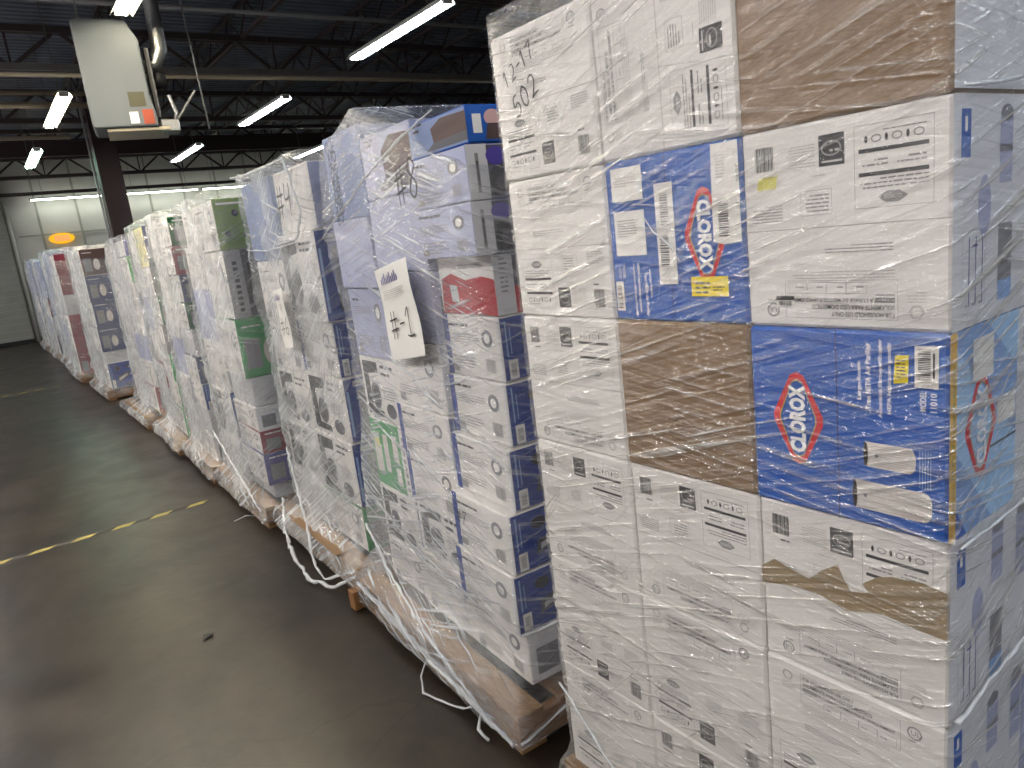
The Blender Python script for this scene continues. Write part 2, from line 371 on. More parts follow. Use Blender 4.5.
def end_green(a):
    W, H = a.W, a.H
    for x, y, r in ((.06,.3,.016),(.12,.7,.02),(.2,.5,.017),(.26,.3,.02),(.16,.25,.012),(.24,.75,.014)): a.ell(x, y*H, r, r, 'black', 2); a.ell(x+.005, y*H+.004, r*.4, r*.4, 'prodgrey', 3)
    a.rect(.02, H*.88, .15, .012, 'label', 2)
def a_green(a):
    W, H = a.W, a.H
    a.rect(W*.06, H*.2, W*.2, H*.42, 'prodwhite', 2); a.ell(W*.16, H*.66, W*.08, H*.1, 'yellow', 3); a.rect(W*.34, H*.25, W*.13, H*.55, 'prodwhite', 2)
    a.rect(W*.60, H*.45, W*.14, H*.38, 'prodwhite', 2); a.rect(W*.62, H*.12, W*.13, H*.25, 'label', 2)
    a.rect(W*.83, 0, W*.17, H, 'white', 2)
    for i in range(8): a.rect(W*.88, H*(.1+.1*i), W*.06, H*.06, 'inksoft', 3)
def end_generic(a):
    W, H = a.W, a.H
    a.rect(.03, H*.15, .09, H*.5, 'prodgrey', 2); a.ell(.18, H*.4, .04, H*.22, 'prodwhite', 2); a.greek(.03, H*.85, .2, 1, .012, 'label', 2)
def none(a): pass
def a_redband(a):
    W, H = a.W, a.H
    a.poly([(W*.02,0),(W,0),(W,H*.60),(W*.8,H*.66),(W*.5,H*.60),(W*.25,H*.72),(W*.06,H*.62)], 'red', 2); a.poly([(W*.22,H*.22),(W*.36,H*.2),(W*.34,H*.5),(W*.2,H*.52)], 'silver', 3); a.greek(W*.4, H*.85, W*.4, 2, .006, 'inksoft', 2)
def end_redband(a):
    W, H = a.W, a.H
    a.rect(0, 0, .07, H, 'white2', 2); a.greek(.02, H*.9, .03, 8, .008, 'inksoft', 3); a.rect(.07, 0, W-.07, H*.45, 'red', 2); a.ell(.13, H*.25, .045, H*.12, 'black', 3)
    for i in range(3): a.rect(.09, H*(.5+.15*i), .3, H*.09, 'prodwhite', 3)
def end_picture(a):
    W, H = a.W, a.H
    a.rect(.02, H*.25, .03, H*.5, 'label', 2); a.ell(.09, H*.65, .03, H*.22, 'pink', 2); a.poly([(.06,H*.08),(.13,H*.08),(.12,H*.5),(.07,H*.5)], 'brownprod', 3); a.rect(.17, H*.1, .08, H*.7, 'blue2', 2)
def a_redpic(a):
    W, H = a.W, a.H
    a.poly([(W*.45,H*.3),(W,H*.35),(W,H*.85),(W*.6,H*.9),(W*.42,H*.7)], 'brownprod', 2); a.poly([(W*.3,H*.1),(W,H*.1),(W,H*.35),(W*.45,H*.3)], 'dkgrey', 2); a.greek(W*.1, H*.9, W*.2, 2, .01, 'ink', 3)
KIND = {  # body, aisle face, end face, aisle art, end art, short description
    'shaver':  ('white', 'white', 'blue2', ap_coffee, end_shaver, 'white carton with blue shaver end'),
    'blueend': ('white', 'white', 'blue2', ap_white, end_blue, 'white carton with dark blue end'),
    'coffee':  ('white', 'white', 'blue2', ap_coffee, end_blue, 'white carton picturing black coffee maker'),
    'lav':     ('lavender', 'lavender', 'dkgrey', ap_white, end_lavender, 'lavender coffee maker carton'),
    'red':     ('red', 'red', 'maroon', none, end_generic, 'red and white carton'),
    'blue':    ('blue', 'slate', 'blue', a_redpic, end_picture, 'flat blue carton'),
    'greenw':  ('white', 'green', 'white2', a_green, end_generic, 'green carton picturing white appliances'),
    'green':   ('green', 'white', 'green', ap_white, end_generic, 'white carton with green end'),
    'olive':   ('green2', 'white', 'green2', ap_white, end_green, 'white carton with olive green end'),
    'grey':    ('grey', 'white', 'dkgrey', ap_white, end_grey, 'grey carton picturing black cooker'),
    'dkgreen': ('dkgreen', 'white', 'dkgreen', ap_white, end_generic, 'white carton with dark green end'),
    'maroon':  ('maroon', 'white', 'maroon', ap_white, end_generic, 'white carton with maroon end'),
    'purple':  ('purple', 'white', 'purple', ap_white, end_generic, 'white carton with purple end'),
    'navy':    ('navy', 'white', 'navy', ap_white, end_generic, 'white carton with navy end'),
    'yellow':  ('navy', 'yellow', 'navy', ap_white, end_generic, 'pale yellow and navy carton'),
    'pink':    ('pink', 'white', 'brownprod', ap_white, end_generic, 'white carton with brown pictured end'),
    'plain':   ('white', 'white', 'white2', ap_white, end_generic, 'plain white printed carton'),
    'lavpl':   ('lavender', 'lavender', 'lavender', none, end_generic, 'pale lavender carton'),
    'silver':  ('silver', 'silver', 'silver', none, none, 'silver foil bag parcel'),
    'scribble':('slate', 'slate', 'slate', none, end_generic, 'slate blue carton'),
    'redw':    ('white', 'white', 'dkgrey', a_redband, end_redband, 'white carton with torn red band'),
    'brownp':  ('lavender', 'lavender', 'lavender', a_redpic, none, 'pale carton with dark reddish picture'),
    'wrapw':   ('white', 'white', 'lavender', none, none, 'crinkled white wrapped carton'),
    'redside': ('maroon', 'white', 'maroon', none, none, 'white carton with red end'),
}
def carton(kind, x0, y0, z0, x1, y1, z1, label, group, M4, rnd, dented=False):
    body, am, em, aa, ea, _ = KIND[kind]
    cx, cy = (x0+x1)/2, (y0+y1)/2; mb = MB(); X0, Y0, X1, Y1, H = x0-cx, y0-cy, x1-cx, y1-cy, z1-z0
    mb.box(X0, Y0, 0, X1, Y1, H, body, .004, {'A': am, 'E': em})
    A = Art(Y1-Y0, H); 
    if am != em: pass
    A.rect(0, H*.5, A.W, .0015, 'seam', 1) if kind in ('blueend','plain','coffee') and H > .25 else None
    aa(A); A.put(mb, 'A', X0, Y0, 0, X1, Y1, H)
    if kind == 'blueend': mb.mesh([(X0-.0004, Y0+.012, 0), (X0-.0004, Y0, 0), (X0-.0004, Y0, H), (X0-.0004, Y0+.012, H)], [(0,1,2,3)], 'white2'); mb.mesh([(X0-.0004, Y1-.0, 0), (X0-.0004, Y1-.035, 0), (X0-.0004, Y1-.035, H), (X0-.0004, Y1, H)], [(0,1,2,3)], 'blue2')
    E = Art(X1-X0, H); ea(E); E.put(mb, 'E', X0, Y0, 0, X1, Y1, H)
    o = mb.build('carton'); o.matrix_world = M4 @ Matrix.Translation((cx, cy, z0)) @ Matrix.Rotation(rnd.uniform(-.006, .006), 4, 'Z')
    return tag(o, label, 'box', group)

# ------------------------------------------------------------------ stretch film
def film_mat(name, haze, streak, ang, tint='#e4e8ee', fold=14, gloss=.10, crink=.5):
    m = bpy.data.materials.new(name); m.use_nodes = True; nt = m.node_tree; N = nt.nodes; L = nt.links; N.clear()
    out = N.new('ShaderNodeOutputMaterial'); tc = N.new('ShaderNodeTexCoord')
    def mth(op, a, b=None, clamp=False):
        x = N.new('ShaderNodeMath'); x.operation = op; x.use_clamp = clamp
        for i, q in enumerate((a, b)):
            if q is None: continue
            if isinstance(q, (int, float)): x.inputs[i].default_value = q
            else: L.new(q, x.inputs[i])
        return x.outputs[0]
    # unroll the film: s runs round the load (x+y), t is height; streaks follow the slanted winding
    sp = N.new('ShaderNodeSeparateXYZ'); L.new(tc.outputs['Object'], sp.inputs[0])
    s_ = mth('SUBTRACT', sp.outputs[0], sp.outputs[1]); dif = mth('ADD', sp.outputs[0], sp.outputs[1])
    def uvw(a, sx, sy, seed):
        u = mth('ADD', mth('MULTIPLY', s_, math.cos(a)*sx), mth('MULTIPLY', sp.outputs[2], math.sin(a)*sx))
        v = mth('ADD', mth('MULTIPLY', s_, -math.sin(a)*sy), mth('MULTIPLY', sp.outputs[2], math.cos(a)*sy))
        c = N.new('ShaderNodeCombineXYZ'); L.new(u, c.inputs[0]); L.new(v, c.inputs[1]); c.inputs[2].default_value = seed; return c.outputs[0]
    def nz(vec, scale, det=3, dist=0.0, ridged=False):
        n = N.new('ShaderNodeTexNoise'); n.inputs['Scale'].default_value = scale; n.inputs['Detail'].default_value = det; n.inputs['Distortion'].default_value = dist
        if ridged: n.noise_type = 'RIDGED_MULTIFRACTAL'; n.inputs['Lacunarity'].default_value = 2.1; n.inputs['Gain'].default_value = 2
        L.new(vec, n.inputs[0]); return n.outputs[0]
    def rng(v, a, b, c=0.0, d=1.0):
        r = N.new('ShaderNodeMapRange'); r.inputs[1].default_value = a; r.inputs[2].default_value = b; r.inputs[3].default_value = c; r.inputs[4].default_value = d; L.new(v, r.inputs[0]); return r.outputs[0]
    nA = nz(uvw(ang, 3.0, 75, 1.3), 1, 4, .5); nB = nz(uvw(ang+.5, 2.0, 34, 7.7), 1, 3, .8); nC = nz(uvw(-ang*.6+.05, 1.5, 80, 4.2), 1, 3, .3)
    big = nz(tc.outputs['Object'], 2.3, 3, .8); big2 = nz(tc.outputs['Object'], 3.1, 2, 1.2)
    rb = rng(big, .36, .64, .25, 1.35); rb2 = rng(big2, .42, .6)
    st = mth('MAXIMUM', mth('MULTIPLY', rng(nA, .55, .70), rb), mth('MULTIPLY', rng(nC, .56, .72), rb2)); st = mth('MAXIMUM', st, mth('MULTIPLY', rng(nB, .58, .74), mth('MULTIPLY', rb2, .8)))
    cr = nz(tc.outputs['Object'], fold, 4, 1.2, True)          # sharp random creases
    crm = mth('MULTIPLY', mth('MULTIPLY', rng(cr, 1.1, 1.9), rb2), crink)
    st = mth('MAXIMUM', st, crm)
    lw = N.new('ShaderNodeLayerWeight'); lw.inputs[0].default_value = .5
    path = rng(lw.outputs['Facing'], .0, .75, .42, 1.25)      # a slanting ray crosses more layers of film
    hz = mth('MULTIPLY', mth('ADD', mth('MULTIPLY', rb, haze), mth('MULTIPLY', st, streak)), path, True)
    h = mth('ADD', mth('ADD', mth('MULTIPLY', nA, 1.0), mth('MULTIPLY', nC, .8)), mth('MULTIPLY', cr, .35*crink+.08))
    bp = N.new('ShaderNodeBump'); bp.inputs['Strength'].default_value = 1; bp.inputs['Distance'].default_value = .012; L.new(h, bp.inputs['Height'])
    tr = N.new('ShaderNodeBsdfTransparent'); tr.inputs[0].default_value = (.985, .985, .99, 1)
    df = N.new('ShaderNodeBsdfDiffuse'); df.inputs[0].default_value = lin(tint); L.new(bp.outputs[0], df.inputs['Normal'])
    tl = N.new('ShaderNodeBsdfTranslucent'); tl.inputs[0].default_value = lin(tint)
    ml = N.new('ShaderNodeMixShader'); ml.inputs[0].default_value = .3; L.new(df.outputs[0], ml.inputs[1]); L.new(tl.outputs[0], ml.inputs[2])
    m1 = N.new('ShaderNodeMixShader'); L.new(hz, m1.inputs[0]); L.new(tr.outputs[0], m1.inputs[1]); L.new(ml.outputs[0], m1.inputs[2])
    gl = N.new('ShaderNodeBsdfGlossy'); gl.inputs['Roughness'].default_value = .2; gl.inputs[0].default_value = (1, 1, 1, 1); L.new(bp.outputs[0], gl.inputs['Normal'])
    fg = mth('ADD', gloss, mth('MULTIPLY', st, gloss*2), True)
    m3 = N.new('ShaderNodeMixShader'); L.new(fg, m3.inputs[0]); L.new(m1.outputs[0], m3.inputs[1]); L.new(gl.outputs[0], m3.inputs[2])
    L.new(m3.outputs[0], out.inputs[0]); MATS[name] = m; return m
def prof(rects, z):
    """bounds of the stack near height z: x0, y0, x1, y1"""
    q = [r for r in rects if r[2]-.05 <= z <= r[5]+.05] or [min(rects, key=lambda r: abs((r[2]+r[5])/2-z))]
    return [min(r[0] for r in q), min(r[1] for r in q), max(r[3] for r in q), max(r[4] for r in q)]
def film(rects, pal, m, M4, label, seed, top_lip=.05, amp=.010, off=.012, zb=.04, dz=.03, slope=0.0, flare=.07):
    zt = max(r[5] for r in rects)
    n = int((zt+top_lip-zb)/dz); Z = [zb+(zt+top_lip-zb)*i/n for i in range(n+1)]
    P = [prof(rects, z) for z in Z]
    for _ in range(3): P = [[sum(P[j][k] for j in (max(i-1,0), i, min(i+1,n)))/3 for k in range(4)] for i in range(n+1)]
    zl = min(r[2] for r in rects)
    mb = MB(); rings = []
    def ring(b, z, e, amp_, inset=0):
        x0, y0, x1, y1 = b[0]-e+inset, b[1]-e+inset, b[2]+e-inset, b[3]+e-inset; pts = []; r = .025
        st = .04
        def seg(ax, ay, bx, by, k):
            for i in range(k): pts.append((ax+(bx-ax)*i/k, ay+(by-ay)*i/k))
        nx, ny = RN[0], RN[1]
        seg(x0, y0+r, x0, y1-r, ny); pts.append((x0, y1-r)); pts.append((x0+r*.3, y1-r*.3)); seg(x0+r, y1, x1-r, y1, nx); pts.append((x1-r, y1)); pts.append((x1-r*.3, y1-r*.3))
        seg(x1, y1-r, x1, y0+r, ny); pts.append((x1, y0+r)); pts.append((x1-r*.3, y0+r*.3)); seg(x1-r, y0, x0+r, y0, nx); pts.append((x0+r, y0)); pts.append((x0+r*.3, y0+r*.3))
        cx, cy = (x0+x1)/2, (y0+y1)/2; o = []
        for px, py in pts:
            d = Vector((px-cx, py-cy)).normalized(); q = noise.noise(Vector((px*3+seed, py*3, z*9+px*4-py*4))) + .6*noise.noise(Vector((px*14, py*14+seed, z*25)))
            q = max(q, -.25)+.25
            tz = max(0, z-1.2)*slope*((y1-py)/(y1-y0))
            o.append((px+d.x*q*amp_, py+d.y*q*amp_, z-tz+.5*(q-.25)*amp_))
        return o
    b0 = P[-1]; RN = (int((b0[2]-b0[0])/.045), int((b0[3]-b0[1])/.035))
    for i, z in enumerate(Z):
        b = list(P[i]); t = max(0, min(1, (zl+flare-z)/(flare+.04))); t = t*t*(3-2*t)
        for k, s in ((0,-1),(1,-1),(2,1),(3,1)):
            tgt = pal[k]; b[k] = b[k]*(1-t) + tgt*t
        rings.append(ring(b, z, off, amp + .012*t))
    zz = Z[-1]; bb = P[-1]
    rings.append(ring(bb, zz+.003, off, .010, .015)); rings.append(ring(bb, zz-.010, off, .012, .07)); rings.append(ring(bb, zz-.02, off, .008, .16))
    K = len(rings[0]); v = [p for r in rings for p in r]; f = []
    for i in range(len(rings)-1):
        for j in range(K): a = i*K+j; b = i*K+(j+1) % K; f.append((b, a, a+K, b+K))
    mb.mesh(v, f, m); o = mb.build('stretch_wrap', smooth=True); o.matrix_world = M4
    return tag(o, label, 'plastic wrap', None)
def rope(wrap, M4, pts, r, name='twisted_film_edge', mm='filmrope', seed=0):
    """gathered strand of film; pts in stack coordinates, wrap is its parent"""
    P = []
    for i in range(len(pts)-1):
        a, b = Vector(pts[i]), Vector(pts[i+1]); n = max(2, int((b-a).length/.03))
        for k in range(n): P.append(a.lerp(b, k/n) + Vector((R.uniform(-1,1), R.uniform(-1,1), R.uniform(-1,1)))*r*.5)
    P.append(Vector(pts[-1])); mb = MB(); mb.tube(P, [r*R.uniform(.5, 1.2) for _ in P], mm, 6, .4)
    return mb.build(name, wrap, smooth=True)
def frope():
    m = mat('filmrope', '#dfe2e6', rough=.22, spec=.6, bump=.5, bscale=60); b = m.node_tree.nodes['Principled BSDF']; b.inputs['Alpha'].default_value = .62
frope()

# ------------------------------------------------------------------ room
def concrete():
    m = bpy.data.materials.new('concrete'); m.use_nodes = True; nt = m.node_tree; N = nt.nodes; L = nt.links; b = N['Principled BSDF']
    tc = N.new('ShaderNodeTexCoord')
    def nz(s, d, dist=0, sc=(1,1,1)):
        mp = N.new('ShaderNodeMapping'); mp.inputs['Scale'].default_value = sc; L.new(tc.outputs['Object'], mp.inputs[0])
        n = N.new('ShaderNodeTexNoise'); n.inputs['Scale'].default_value = s; n.inputs['Detail'].default_value = d; n.inputs['Distortion'].default_value = dist; L.new(mp.outputs[0], n.inputs[0]); return n.outputs[0]
    cr = N.new('ShaderNodeValToRGB'); e = cr.color_ramp.elements; e[0].position = .38; e[0].color = lin('#100d0a'); e[1].position = .64; e[1].color = lin('#2d251e')
    mx = N.new('ShaderNodeMath'); mx.operation = 'MULTIPLY_ADD'; L.new(nz(.9, 8, 1.2), mx.inputs[0]); mx.inputs[1].default_value = .65
    m2 = N.new('ShaderNodeMath'); m2.operation = 'MULTIPLY'; L.new(nz(9, 8, .4, (1, .6, 1)), m2.inputs[0]); m2.inputs[1].default_value = .36; L.new(m2.outputs[0], mx.inputs[2])
    L.new(mx.outputs[0], cr.inputs[0]); 
    # thin scuffs and stains with a shape of their own
    vo = N.new('ShaderNodeTexVoronoi'); vo.feature = 'DISTANCE_TO_EDGE'; vo.inputs['Scale'].default_value = .22
    mp = N.new('ShaderNodeMapping'); mp.inputs['Scale'].default_value = (.35, 1.3, 1); mp.inputs['Location'].default_value = (.3, .9, 0)
    dn = N.new('ShaderNodeTexNoise'); dn.inputs['Scale'].default_value = 2.5; dn.inputs['Detail'].default_value = 6
    av = N.new('ShaderNodeVectorMath'); av.operation = 'MULTIPLY_ADD'; av.inputs[1].default_value = (.5, .5, 0); L.new(tc.outputs['Object'], mp.inputs[0]); L.new(dn.outputs['Color'], av.inputs[0]); L.new(tc.outputs['Object'], dn.inputs[0]); L.new(mp.outputs[0], av.inputs[2]); L.new(av.outputs[0], vo.inputs['Vector'])
    r = N.new('ShaderNodeMapRange'); r.inputs[1].default_value = .0; r.inputs[2].default_value = .0025; r.inputs[3].default_value = .5; r.inputs[4].default_value = 1; L.new(vo.outputs[0], r.inputs[0])
    sc = N.new('ShaderNodeVectorMath'); sc.operation = 'SCALE'; L.new(cr.outputs[0], sc.inputs[0]); L.new(r.outputs[0], sc.inputs['Scale']); L.new(sc.outputs[0], b.inputs['Base Color'])
    rr = N.new('ShaderNodeMapRange'); rr.inputs[1].default_value = .3; rr.inputs[2].default_value = .7; rr.inputs[3].default_value = .33; rr.inputs[4].default_value = .43; L.new(nz(3, 6, .6), rr.inputs[0]); L.new(rr.outputs[0], b.inputs['Roughness'])
    bp = N.new('ShaderNodeBump'); bp.inputs['Strength'].default_value = .12; bp.inputs['Distance'].default_value = .01; L.new(nz(14, 6), bp.inputs['Height']); L.new(bp.outputs[0], b.inputs['Normal'])
    b.inputs['Specular IOR Level'].default_value = .30
    return m
XL, XR, YN, YF, ZC = -5.6, 15.0, -4.5, 25.6, 5.6
mb = MB(); mb.box(XL, YN, -.12, XR, YF+.3, 0, concrete()); struct(mb.build('floor'))
# far wall: painted metal panels with standing seams; grey block wall to its left, a thick white corner pipe between
mat('wallpaint', '#d2d2cc', rough=.6, noise_amt=.05, nscale=2); mat('wallseam', '#a5a69e', rough=.7); mat('blockgrey', '#8b8c88', rough=.8, noise_amt=.1, nscale=3, bump=.3, bscale=12); mat('dark', '#131217', rough=.7)
mb = MB(); mb.box(.02, YF, 0, XR, YF+.25, ZC, 'wallpaint')
x = .9
while x < XR: mb.box(x-.03, YF-.035, 0, x+.03, YF-.001, ZC, 'wallseam', .008); x += 1.05
mb.box(.3, YF-.05, 3.05, XR, YF-.036, 3.1, 'wallseam'); struct(mb.build('wall_far'))
mb = MB(); mb.box(XL, YF-.35, 0, .02, YF+.25, ZC, 'blockgrey')
for i in range(1, 28): mb.box(XL, YF-.354, i*.2, .02, YF-.3505, i*.2+.008, 'wallseam')
struct(mb.build('wall_far_block'))
mb = MB(); mb.tube([(.12, YF-.12, 0), (.12, YF-.12, 4.0)], .06, mat('pipewhite', '#d8d8d2', rough=.4), 12); struct(mb.build('trim_1', smooth=True))
mb = MB(); mb.box(XL, YF-.365, 0, .02, YF-.352, .12, 'dark'); mb.box(.2, YF-.06, 0, XR, YF-.04, .12, 'dark'); struct(mb.build('baseboard_far'))
mat('whitewall', '#9c9a96', rough=.7)
mb = MB(); mb.box(XL-.2, YN, 0, XL, YF+.25, ZC, 'whitewall'); struct(mb.build('wall_left'))
mb = MB(); mb.box(XR, YN, 0, XR+.2, YF+.25, ZC, 'blockgrey'); struct(mb.build('wall_right'))
mb = MB(); mb.box(XL, YN-.2, 0, XR, YN, ZC, 'whitewall'); struct(mb.build('wall_near'))
# corrugated roof deck, ribs along X
mat('deck', '#5a6270', rough=.5, spec=.4, metal=.0, noise_amt=.15, nscale=1.5)
mb = MB(); y = YN; pts = []
while y < YF+.2: pts += [(y, 0), (y+.09, 0), (y+.115, .045), (y+.165, .045)]; y += .19
for i in range(len(pts)-1):
    (ya, za), (yb, zb) = pts[i], pts[i+1]; mb.mesh([(XL, ya, ZC+za), (XR, ya, ZC+za), (XR, yb, ZC+zb), (XL, yb, ZC+zb)], [(0,1,2,3)], 'deck')
mb.box(XL, YN, ZC+.06, XR, YF+.2, ZC+.12, 'dark'); struct(mb.build('ceiling'))
mat('steel', '#352c2e', rough=.5, spec=.4, noise_amt=.15, nscale=5); mat('steellight', '#5c5a5a', rough=.45, noise_amt=.1); mat('steelred', '#2a1a1c', rough=.55)
# bar joists along Y
x = -4.4; ji = 0
while x < XR-.5:
    mb = MB()
    mb.bar((x, YN, 5.55), (x, YF, 5.55), .09, .05, 'steel'); mb.bar((x, YN, 5.12), (x, YF, 5.12), .07, .04, 'steel')
    y = YN; k = 0
    while y < YF-.5:
        mb.bar((x, y, 5.13 if k % 2 else 5.53), (x, y+.5, 5.53 if k % 2 else 5.13), .022, .022, 'steel'); y += .5; k += 1
    struct(mb.build('roof_joist')); x += 1.9
# girders along X
def girder(y, zb=4.6, zt=5.1, light=False):
    mb = MB(); c = 'steel'
    for dy in (-.05, .05):
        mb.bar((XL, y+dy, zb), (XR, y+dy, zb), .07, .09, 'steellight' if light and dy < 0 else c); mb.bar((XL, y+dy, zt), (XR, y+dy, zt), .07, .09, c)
    x = XL; k = 0
    while x < XR-.6:
        mb.bar((x, y, zb if k % 2 else zt), (x+.62, y, zt if k % 2 else zb), .05, .05, c)
        if k % 2: mb.bar((x, y, zb), (x, y, zt), .03, .03, c)
        x += .62; k += 1
    struct(mb.build('roof_girder'))
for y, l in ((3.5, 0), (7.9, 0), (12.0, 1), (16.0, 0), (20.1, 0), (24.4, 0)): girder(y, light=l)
# solid brown beam and long pipes under the roof
mb = MB(); mb.box(XL, 18.9, 4.38, XR, 19.02, 4.42, 'steelred'); mb.box(XL, 18.95, 4.42, XR, 18.97, 4.70, 'steelred'); mb.box(XL, 18.9, 4.70, XR, 19.02, 4.74, 'steelred'); struct(mb.build('roof_beam'))
def pipe(pts, r, m, label, cat='pipe', grp=None, name='pipe'):
    mb = MB(); mb.tube(pts, r, m, 10); return tag(mb.build(name, smooth=True), label, cat, grp)
mat('pipegrey', '#77787a', rough=.4, spec=.5); mat('pipebeige', '#a59a85', rough=.4, spec=.5); mat('cordred', '#b4363a', rough=.5)
pipe([(XL, 9.2, 4.62), (XR, 9.0, 4.66)], .028, 'pipegrey', 'thin grey conduit under the roof in front of the long fluorescent light')
pipe([(XL, 11.7, 4.42), (XR, 11.5, 4.46)], .03, 'pipebeige', 'pale pipe just below the second roof girder')
pipe([(XL, 13.1, 4.32), (1.1, 13.1, 4.32)], .045, 'pipebeige', 'beige pipe left of the column, lower of the pair behind the light')
pipe([(XL, 13.5, 4.58), (1.3, 13.5, 4.58)], .035, 'pipebeige', 'beige pipe left of the column, upper one near the roof')
pipe([(XL, 15.2, 4.18), (.9, 15.2, 4.18)], .035, 'pipebeige', 'beige pipe running left behind the warm fluorescent light')
pipe([(XL, 25.2, 4.24), (XR, 25.2, 4.24)], .05, 'steel', 'dark pipe running along the far wall above the strip lights')
pipe([(1.9, 5.6, 4.9), (3.2, 5.7, 4.62), (4.6, 5.0, 4.62), (6, 4.3, 4.85)], .012, 'cordred', 'thin red cord slung under the roof beside the long light', 'cord', name='cord')
# column
mb = MB(); cx, cy = 1.52, 16.0
for dx in (-.19, .19): mb.box(cx+dx-.012, cy-.17, 0, cx+dx+.012, cy+.17, 5.1, 'steelred', .003)
mb.box(cx-.15, cy-.01, 0, cx+.15, cy+.01, 5.1, 'steelred'); mb.box(cx-.2, cy-.175, 0, cx+.2, cy-.16, 5.1, 'steelred')
mb.box(cx-.25, cy-.25, 0, cx+.25, cy+.25, .02, 'steelred', .003); struct(mb.build('column'))
pipe([(1.22, 15.7, .0), (1.22, 15.7, 5.1)], .022, 'pipegrey', 'thin grey conduit standing left of the dark steel column')

# ------------------------------------------------------------------ fluorescent lights
mat('reflector', '#d8dad8', rough=.35); mat('endcap', '#9a9a96', rough=.5)
def tube_mat(n, col, s): return mat(n, '#ffffff', emit=s, ecol=col)
tube_mat('tube_cool', '#eaf3ff', TUBE); tube_mat('tube_warm', '#fff0cf', TUBE); tube_mat('tube_green', '#c9ffe6', TUBE*.7); tube_mat('tube_pool', '#fff0d8', TUBE*3.6); tube_mat('tube_open', '#fdf8f3', TUBE*2.2); tube_mat('tube_wall', '#fbfff0', TUBE*.24)
def fixture(mt, along='Y', hood=True, Lh=1.22):
    t = thing('fluorescent_light', '', 'light')
    mb = MB(); pr = [(-.105,-.018),(-.06,.05),(.06,.05),(.105,-.018),(.1,-.02),(.055,.04),(-.055,.04),(-.1,-.02)] if hood else [(-.05,.01),(-.05,.05),(.05,.05),(.05,.01),(.045,.01),(.045,.02),(-.045,.02),(-.045,.01)]
    v = [(x, s*Lh, z) for s in (-1, 1) for x, z in pr]; f = [(i, (i+1) % 8, 8+(i+1) % 8, 8+i) for i in range(8)] + [tuple(range(8))[::-1], tuple(range(8, 16))]
    mb.mesh(v, f, 'reflector'); mb.build('housing', t)
    for s in (-1, 1):
        mb = MB(); mb.tube([(s*.034, -Lh+.03, -.005), (s*.034, Lh-.03, -.005)], .019, mt, 10); mb.build('tube', t, smooth=True)
        mb = MB(); mb.box(-.06, s*(Lh-.015)-.015, -.022, .06, s*(Lh-.015)+.015, .04, 'endcap', .004); mb.build('lamp_holder', t)
        mb = MB(); mb.tube([(0, s*.8, .055), (0, s*.8, 1.5)], .005, 'steellight', 6); mb.build('hanger_rod', t)
    return t
P_cool = fixture('tube_cool'); P_warm = fixture('tube_warm'); P_green = fixture('tube_green'); P_pool = fixture('tube_pool')
used = set()
def lamp(proto, x, y, z, label, group=None):
    t = proto if proto.name not in used else copy_tree(proto)
    used.add(proto.name); t.location = (x, y, z); t['label'] = label
    if group: t['group'] = group
    return t
Zl = 4.12
lamp(P_cool, 3.66, 7.85, Zl, 'largest bright white fluorescent light, hanging above the nearest stacks')
lamp(P_cool, 3.58, 12.7, Zl, 'white fluorescent light hanging right of the sheet metal heater')
lamp(P_cool, 3.35, 17.4, Zl, 'small white fluorescent light between the column and heater, near far wall')
lamp(P_cool, 6.45, 17.7, Zl, 'white fluorescent light low behind the top of the stack marked #4')
lamp(P_warm, .45, 12.6, Zl, 'warm white glowing fluorescent light left of the column')
lamp(P_green, .42, 17.4, Zl, 'pale green twin tube fluorescent light at the far left')
lamp(P_warm, .62, 6.55, Zl, 'yellowish fluorescent light end above the sheet metal heater')
g = 'added ceiling lights outside the visible part of the hall'; gl_ = 'added fluorescent light hanging unseen over the hall'
lamp(P_pool, -.62, 6.0, 4.1, 'added ceiling light over the aisle beside the fourth stack, out of view')  # added lamp, out of view, to make the bright pool on the floor
P_open = fixture('tube_open', hood=False)
for i in range(9): lamp(P_open, -3.5, -3.0+3.1*i, 4.0, gl_, g)  # added unseen row that brightens the aisle faces of the stacks
for x, y in ((-.4, -2.6), (1.8, -3.3), (3.9, 2.9), (3.9, -2), (7.2, 2.9), (7.2, 7.9), (9.9, 12.7), (9.9, 17.5)): lamp(P_cool, x, y, Zl, gl_, g)  # added out of view; the front ones brighten the nearest stack's end
P_wall = fixture('tube_wall', hood=False, Lh=1.15)
for i, x in enumerate((1.9, 4.3, 6.7, 9.1, 11.5)):
    t = lamp(P_wall, x, 25.15, 4.06, ('left end strip light of the glowing row along the far wall', 'strip light of the far wall row just right of the column', 'strip light of the far wall row above the fourth stack', gl_, gl_)[i], g if i > 2 else None); t.rotation_euler = (0, 0, PI/2)

# ------------------------------------------------------------------ unit heater
mat('sheet', '#5b6065', rough=.6, spec=.3, metal=0, noise_amt=.08, nscale=3, stretch=(1,1,.3)); mat('stickerolive', '#3f3d2c'); mat('stickerorange', '#8a3a22'); mat('brightmetal', '#8e8f90', rough=.3, metal=.8, bump=.6, bscale=40)
ht = thing('unit_heater', 'grey sheet metal unit heater hanging from the roof in front of the column', 'heater', (0.0, 8.0, 0), -.17)
mb = MB(); X0, X1, Z0, Z1 = .19, .79, 3.10, 4.12
prof_ = [(X0+.02,Z0),(X1,Z0),(X1+.0,Z0+.12),(X1-.03,Z0+.3),(X1-.03,Z1-.2),(X1-.12,Z1-.01),(X0+.03,Z1),(X0,Z1-.03),(X0,Z0+.03)]
n = len(prof_); v = [(x, y, z) for y in (0, .62) for x, z in prof_]
mb.mesh(v, [tuple(range(n))[::-1] if False else tuple(range(n)), tuple(range(n, 2*n))[::-1]] + [((i+1) % n, i, n+i, n+(i+1) % n) for i in range(n)], 'sheet'); ob = mb.build('casing', ht)
